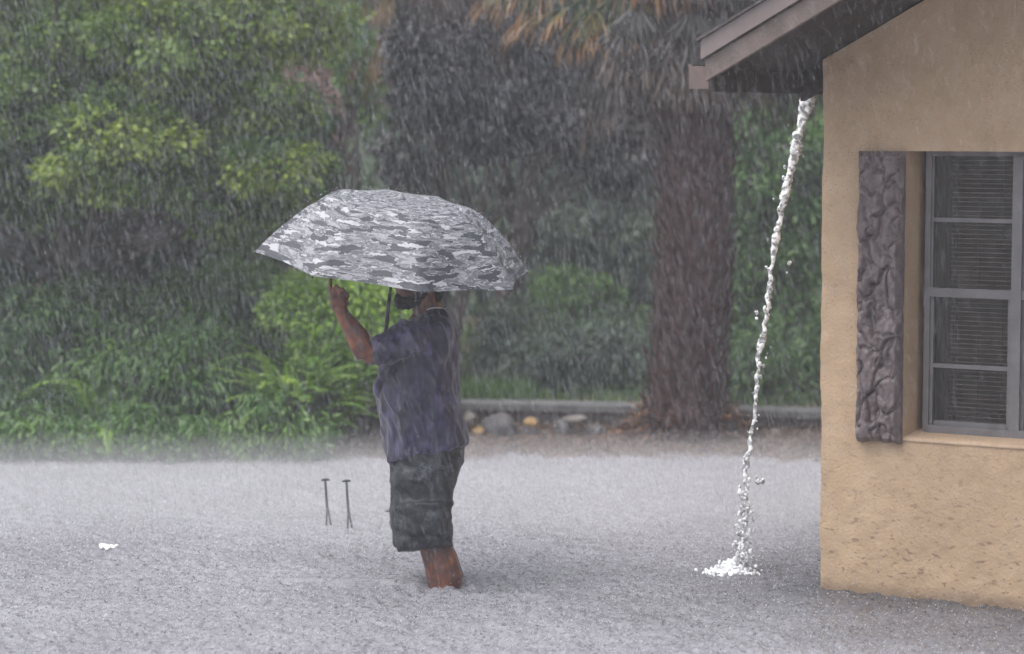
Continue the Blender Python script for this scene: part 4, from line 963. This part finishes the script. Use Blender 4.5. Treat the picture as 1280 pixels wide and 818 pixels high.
for k in range(NR):
    a = PH0 + 2*math.pi*k/NR
    pl = [UM @ Vector((RU*t*math.cos(a)*.995, RU*t*math.sin(a)*.995, dome(t)-.006)) for t in np.linspace(0.02, 1, 14)]
    s_ = MB(); s_.tube(pl, [.0022]*14, 5); s_.ball(pl[-1], .006, 5); s_.build('rib', M_blk, um)
    q0 = UM @ Vector((.012*math.cos(a), .012*math.sin(a), -.30)); q1 = UM @ Vector((RU*.5*math.cos(a), RU*.5*math.sin(a), dome(.5)-.008))
    s_ = MB(); s_.tube([q0, q1], [.002, .002], 5); s_.build('stretcher', M_blk, um)

# ------------------------------------------------------------------ stakes in the flood
M_stake = simple('black_stake', (.028, .03, .034), .4, var=.3)
def stake(x, yb, yt, label, lean=0, parent=None):
    p = G(x+3, yb); Y = p.y; e = tag(empty('ground_stake', p), label, 'stake', 'black T-topped stakes standing in the flood')
    top = P(x-1.5+lean, yt, Y); mid = P(x+1, yb-22, Y)
    a = MB(); a.tube([mid, top], [.0075, .006], 8); a.build('rod', M_stake, e, True)
    a = MB(); w_ = .022
    a.tube([top+Vector((-w_, 0, .001)), top+Vector((-w_*.4, 0, .005)), top+Vector((w_*.5, 0, .006)), top+Vector((w_, 0, .003))], [.004, .0065, .0065, .004], 8); a.build('cross_bar', M_stake, e, True)
    for dx in (-.008, .028):
        a = MB(); a.tube([mid+Vector((0, 0, .015)), Vector((mid.x+dx, p.y, -.05))], [.006, .004], 6); a.build('prong', M_stake, e, True)
stake(408, 657, 601, 'black T-topped stake in the flood farther from the man'); stake(434.5, 662, 602.5, 'taller black T-topped stake in the flood nearer the man')
stake(488, 657, 640, 'short black stake almost hidden behind the shorts of the man')

# ------------------------------------------------------------------ falling water from the gutter
m, nt, out = new_mat('splashing_water')
b = N(nt, 'ShaderNodeBsdfPrincipled'); b.inputs['Base Color'].default_value = (.95, .96, .98, 1); b.inputs['Roughness'].default_value = .09; b.inputs['IOR'].default_value = 1.33; 
tcw = N(nt, 'ShaderNodeTexCoord'); nw = N(nt, 'ShaderNodeTexNoise'); nw.inputs['Scale'].default_value = 45; nw.inputs['Detail'].default_value = 3; L(nt, tcw.outputs['Object'], nw.inputs['Vector'])
bp = N(nt, 'ShaderNodeBump'); bp.inputs['Strength'].default_value = .9; bp.inputs['Distance'].default_value = .012; L(nt, nw.outputs['Fac'], bp.inputs['Height']); L(nt, bp.outputs[0], b.inputs['Normal'])
rw = ramp(nt, [(.42, (.75, .75, .75)), (.54, (.0, .0, .0))]); L(nt, nw.outputs['Fac'], rw.inputs['Fac']); L(nt, rw.outputs[0], b.inputs['Transmission Weight'])
L(nt, b.outputs[0], out.inputs['Surface']); M_spl = m
YS0 = 11.35; land = G(917, 716); 
fp = [(1012, 117, 13), (1010, 124, 11), (1004, 145, 8.5), (997, 175, 7.5), (989, 210, 6.5), (982, 240, 6), (976, 270, 5), (970, 300, 5), (965, 330, 4), (962, 360, 4.2), (959, 390, 3.2), (955, 415, 3), (951, 432, 6),
      (947, 446, 3), (947, 470, 2.8), (944, 495, 3.5), (944, 520, 4.5), (938, 545, 2.6), (935, 575, 6), (931, 590, 2.4), (934, 612, 2.6)]
sp_ = MB(); pts = []; rad = []
for (x0, y0, r0), (x1_, y1_, r1) in zip(fp[:-1], fp[1:]):
    k = max(2, int((y1_-y0)/3))
    for i in range(k):
        t = i/k; x = x0+(x1_-x0)*t; y = y0+(y1_-y0)*t; rr = r0+(r1-r0)*t
        Yy = YS0 + (land.y-YS0)*((y-117)/600)
        amp = 1.0 + 1.6*((y-117)/500)
        pts.append(P(x + amp*1.6*mn.noise(Vector((y*.09, 0, 0))), y, Yy + .01*mn.noise(Vector((y*.1, 9, 0)))))
        g_ = .82*rr*S*(1 + .45*mn.noise(Vector((y*.22, 3, 0)))) ; kk_ = len(pts)*.33; rad.append((max(.0045, g_*(1+.2*math.sin(kk_))), max(.004, g_*(.75+.22*math.cos(kk_)))))
sp_.tube(pts, rad, 14, up=(0, 1, 0))
def splat(c, rad_, n, k=1.0, zmin=-9):
    for _ in range(n):
        v = Vector((rnd.gauss(0, 1)*rad_[0], rnd.gauss(0, 1)*rad_[1], rnd.gauss(0, 1)*rad_[2])); q = c+v
        if q.z < zmin: q.z = zmin + abs(rnd.gauss(0, .006))
        r_ = rnd.uniform(.003, .012)*k; sp_.ball(q, (r_, r_, r_*rnd.uniform(.7, 2.2)), 5)
for (x, y, r_) in fp[3:]:
    Yy = YS0 + (land.y-YS0)*((y-117)/600); splat(P(x, y, Yy), (r_*S*.8, .02, .035), 5, .8)
for (x, y, n, sx) in [(932, 622, 26, 5), (930, 638, 24, 6), (931, 650, 16, 5), (929, 665, 20, 6), (928, 682, 30, 7), (926, 698, 34, 8), (919, 712, 60, 14), (948, 602, 5, 3), (944, 398, 4, 2), (985, 330, 2, 2)]:
    Yy = YS0 + (land.y-YS0)*((y-117)/600); splat(P(x, y, Yy), (sx*S, .03, .022), n, 1.0, .01)
def wobble(c, n): return n*(.0045*fbm(c*Vector((1, 1, 1)).length*32, 3))
ws = link('falling_water', remesh(sp_, 'falling_water', .0032, 1, lambda c, n: n*(.0045*fbm(Vector((c.x*26, c.y*26, c.z*12)), 2) + .003*fbm(Vector((c.x*60, c.y*60, c.z*34)), 2))), M_spl)
tag(ws, 'white stream of rainwater pouring off the gutter into the flood beside the house', 'water stream')
fm = MB()
for _ in range(1300):
    a = rnd.uniform(0, 2*math.pi); q = abs(rnd.gauss(0, .42)); 
    c = land + Vector((math.cos(a)*q*.12 - .01, math.sin(a)*q*.10, max(0, .055*(1-q*1.1))*rnd.uniform(0, 1.1)))
    r_ = rnd.uniform(.004, .011); fm.ball(c, r_, 4)
M_foam = simple('white_foam', (.88, .89, .92), .4, var=.06)
o = fm.build('foam', M_foam, None, True); tag(o, 'white foam where the gutter stream hits the flood', 'foam', kind='stuff')
fm = MB()
for _ in range(90):
    t = rnd.gauss(0, 1); c = G(133+t*5, 685+rnd.gauss(0, .9)); r_ = rnd.uniform(.003, .008); fm.ball(c+Vector((0, 0, r_)), (r_*1.6, r_, r_), 4)
tag(fm.build('foam_patch', M_foam, None, True), 'small lone patch of white foam left of the stakes', 'foam', kind='stuff')

# ------------------------------------------------------------------ rain, splashes
M_rain = drop_mat('rain_drop', .11, (.74, .77, .83))
M_splash = drop_mat('splash_drop', .6, (.88, .88, .93))
def spindle(C, D, ln, rd, name, mat, label, cat):
    """thin double-ended drops: 3 waist verts and two tips"""
    n = len(C); D = unit(D); S1 = unit(np.cross(D, np.array([0.13, 1, .2]))); S2 = np.cross(D, S1)
    vv = [C - D*ln[:, None]*.5, C + D*ln[:, None]*.5]
    for k in range(3):
        a = 2*np.pi*k/3; vv.append(C + D*ln[:, None]*.12 + (S1*math.cos(a) + S2*math.sin(a))*rd[:, None])
    V = np.stack(vv, 1).reshape(-1, 3)
    f = np.array([(0, 2, 3), (0, 3, 4), (0, 4, 2), (1, 3, 2), (1, 4, 3), (1, 2, 4)])
    Fs = (f[None] + (np.arange(n)*5)[:, None, None]).reshape(-1, 3)
    o = link(name, np_mesh(name, V, Fs, True), mat); tag(o, label, cat, kind='stuff'); return o
NRAIN = 230000
y = (rng.uniform(0, 1, NRAIN)*(17.5**2.2 - 7.6**2.2) + 7.6**2.2)**(1/2.2)
x = rng.uniform(-1, 1, NRAIN)*(y*.26 + .9); z = rng.uniform(.05, 1, NRAIN)*(EYE + y*.075 + .5)
# keep rain out of the house and from under the umbrella
C = np.stack([x, y, z], 1)
rel = C - np.array(C0); uu = rel @ np.array(ud); vv_ = rel @ np.array(nd)
inside = (uu > -.02) & (vv_ < .02)
under_eave = (uu > -s_over) & (vv_ < rake*.5) & (z < z_at0 + slope*uu)
rA = C - np.array(A); hA = np.hypot(rA[:, 0], rA[:, 1]); under = (hA < .5) & (rA[:, 2] < 0.05)
keep = ~(inside | (under_eave & (rng.uniform(0, 1, NRAIN) < .6)) | (under & (rng.uniform(0, 1, NRAIN) < .75)) | (under_eave & (vv_ < 0)))
keep &= ~((hA < .68) & (np.abs(rA[:, 2]+.2) < .25))
C = C[keep]
nn_r = 500; yn = rng.uniform(3.0, 7.0, nn_r); C = np.vstack([C, np.stack([rng.uniform(-1, 1, nn_r)*(yn*.26+.6), yn, rng.uniform(.1, 1, nn_r)*(EYE+yn*.1)], 1)]); n = len(C)
D = np.stack([rng.normal(.24, .085, n), rng.normal(0, .05, n), np.full(n, -1.)], 1)
spindle(C, D, np.clip(rng.gamma(2.2, .0135, n), .008, .13), rng.uniform(.0008, .0018, n), 'rain', M_rain, 'dense slanting rain drops falling through the whole yard', 'rain')

# splashes on the water: spikes and thrown droplets
n = 60000
y = (rng.uniform(0, 1, n)*(16.0**1.3 - 8.9**1.3) + 8.9**1.3)**(1/1.3); x = rng.uniform(-1, 1, n)*(y*.25+.8)
C = np.stack([x, y, np.zeros(n)], 1); rel = C - np.array(C0); ins = ((rel @ np.array(ud)) > -.02) & ((rel @ np.array(nd)) < .02)
sh_ = ((rel @ np.array(ud)) > -.1) & ((rel @ np.array(nd)) < .5) & (rng.uniform(0, 1, n) < .6)
C = C[~(ins | sh_)]; n = len(C)
hgt = np.clip(rng.gamma(1.5, .003, n), .002, .02)
air = rng.uniform(0, 1, n) < .45
C[:, 2] = np.where(air, rng.gamma(1.5, .018, n), hgt*.3)
D = rng.normal(0, .8, (n, 3)); D[:, 2] = 1
spindle(C, D, np.where(air, .006, hgt+.003), rng.uniform(.0010, .0026, n), 'splash_drops', M_splash, 'small splashes thrown up by rain all over the flood', 'splashes')
n = 5200; y = (rng.uniform(0, 1, n)*(15.4**1.5 - 8.9**1.5) + 8.9**1.5)**(1/1.5); x = rng.uniform(-1, 1, n)*(y*.25+.8)
C = np.stack([x, y, rng.gamma(1.3, .008, n)], 1); rel = C - np.array(C0); C = C[~(((rel @ np.array(ud)) > -.02) & ((rel @ np.array(nd)) < .02))]; n = len(C)
spindle(C, rng.normal(0, 1, (n, 3)), rng.uniform(.006, .016, n), rng.uniform(.002, .0045, n), 'splash_beads', M_splash, 'brighter beads of water thrown up here and there on the flood', 'splashes')
# low mist of thrown drops hanging over the far water
n = 26000; y = 11.4 + 5.5*rng.uniform(0, 1, n)**.75; x = rng.uniform(-1, 1, n)*(y*.25+.8)
C = np.stack([x, y, np.minimum(rng.gamma(1.2, .055, n), .5) + .01], 1); rel = C - np.array(C0); C = C[~(((rel @ np.array(ud)) > -.02) & ((rel @ np.array(nd)) < .02))]; n = len(C)
D = rng.normal(0, .5, (n, 3)); D[:, 2] = 1
spindle(C, D, rng.uniform(.006, .016, n), rng.uniform(.0015, .0035, n), 'mist_drops', drop_mat('mist_drop', .4, (.92, .92, .96)), 'low mist of fine drops above the farther part of the flood', 'mist')
# spray jumping off the umbrella top
n = 450; a = rng.uniform(0, 2*np.pi, n); t = rng.uniform(0, 1, n)**.55
loc = np.stack([RU*t*np.cos(a), RU*t*np.sin(a), np.array([dome(q_) for q_ in t]) + rng.gamma(1.5, .007, n)], 1)
Cw = loc @ np.array([list(xh), list(yh), list(ax)]) + np.array(A)
D = rng.normal(0, 1, (n, 3))
spindle(Cw, D, rng.uniform(.003, .007, n), rng.uniform(.0012, .0024, n), 'umbrella_spray', M_splash, 'fine spray bouncing off the top of the umbrella', 'spray')

# ------------------------------------------------------------------ haze
hz = MB(); hz.box((-420, -320, -1.4), (420, 620, 6.5)); 
m, nt, out = new_mat('rain_haze'); pv = N(nt, 'ShaderNodeVolumePrincipled'); pv.inputs['Color'].default_value = (.93, .95, 1, 1); pv.inputs['Density'].default_value = .0038; pv.inputs['Anisotropy'].default_value = .2
L(nt, pv.outputs[0], out.inputs['Volume'])
mi = MB(); mi.box((-9, 11.9, .002), (9, 14.95, .20))
m2, nt2, out2 = new_mat('low_spray'); pv = N(nt2, 'ShaderNodeVolumePrincipled'); pv.inputs['Color'].default_value = (.97, .97, 1, 1); pv.inputs['Density'].default_value = .27; pv.inputs['Anisotropy'].default_value = .0
L(nt2, pv.outputs[0], out2.inputs['Volume']); tag(mi.build('mist', m2), 'white spray hanging low over the farther half of the flood', 'mist', kind='stuff')
tag(hz.build('haze', m), 'pale grey rain haze filling the air', 'haze', kind='stuff')

# ------------------------------------------------------------------ render settings
cy = SC.cycles
cy.use_denoising = True
try: cy.denoiser = 'OPENIMAGEDENOISE'; cy.denoising_input_passes = 'RGB_ALBEDO_NORMAL'
except Exception: pass
cy.max_bounces = 6; cy.diffuse_bounces = 3; cy.glossy_bounces = 2; cy.transmission_bounces = 3; cy.volume_bounces = 1; cy.transparent_max_bounces = 24
cy.volume_step_rate = 4; cy.caustics_reflective = False; cy.caustics_refractive = False; cy.sample_clamp_indirect = 6
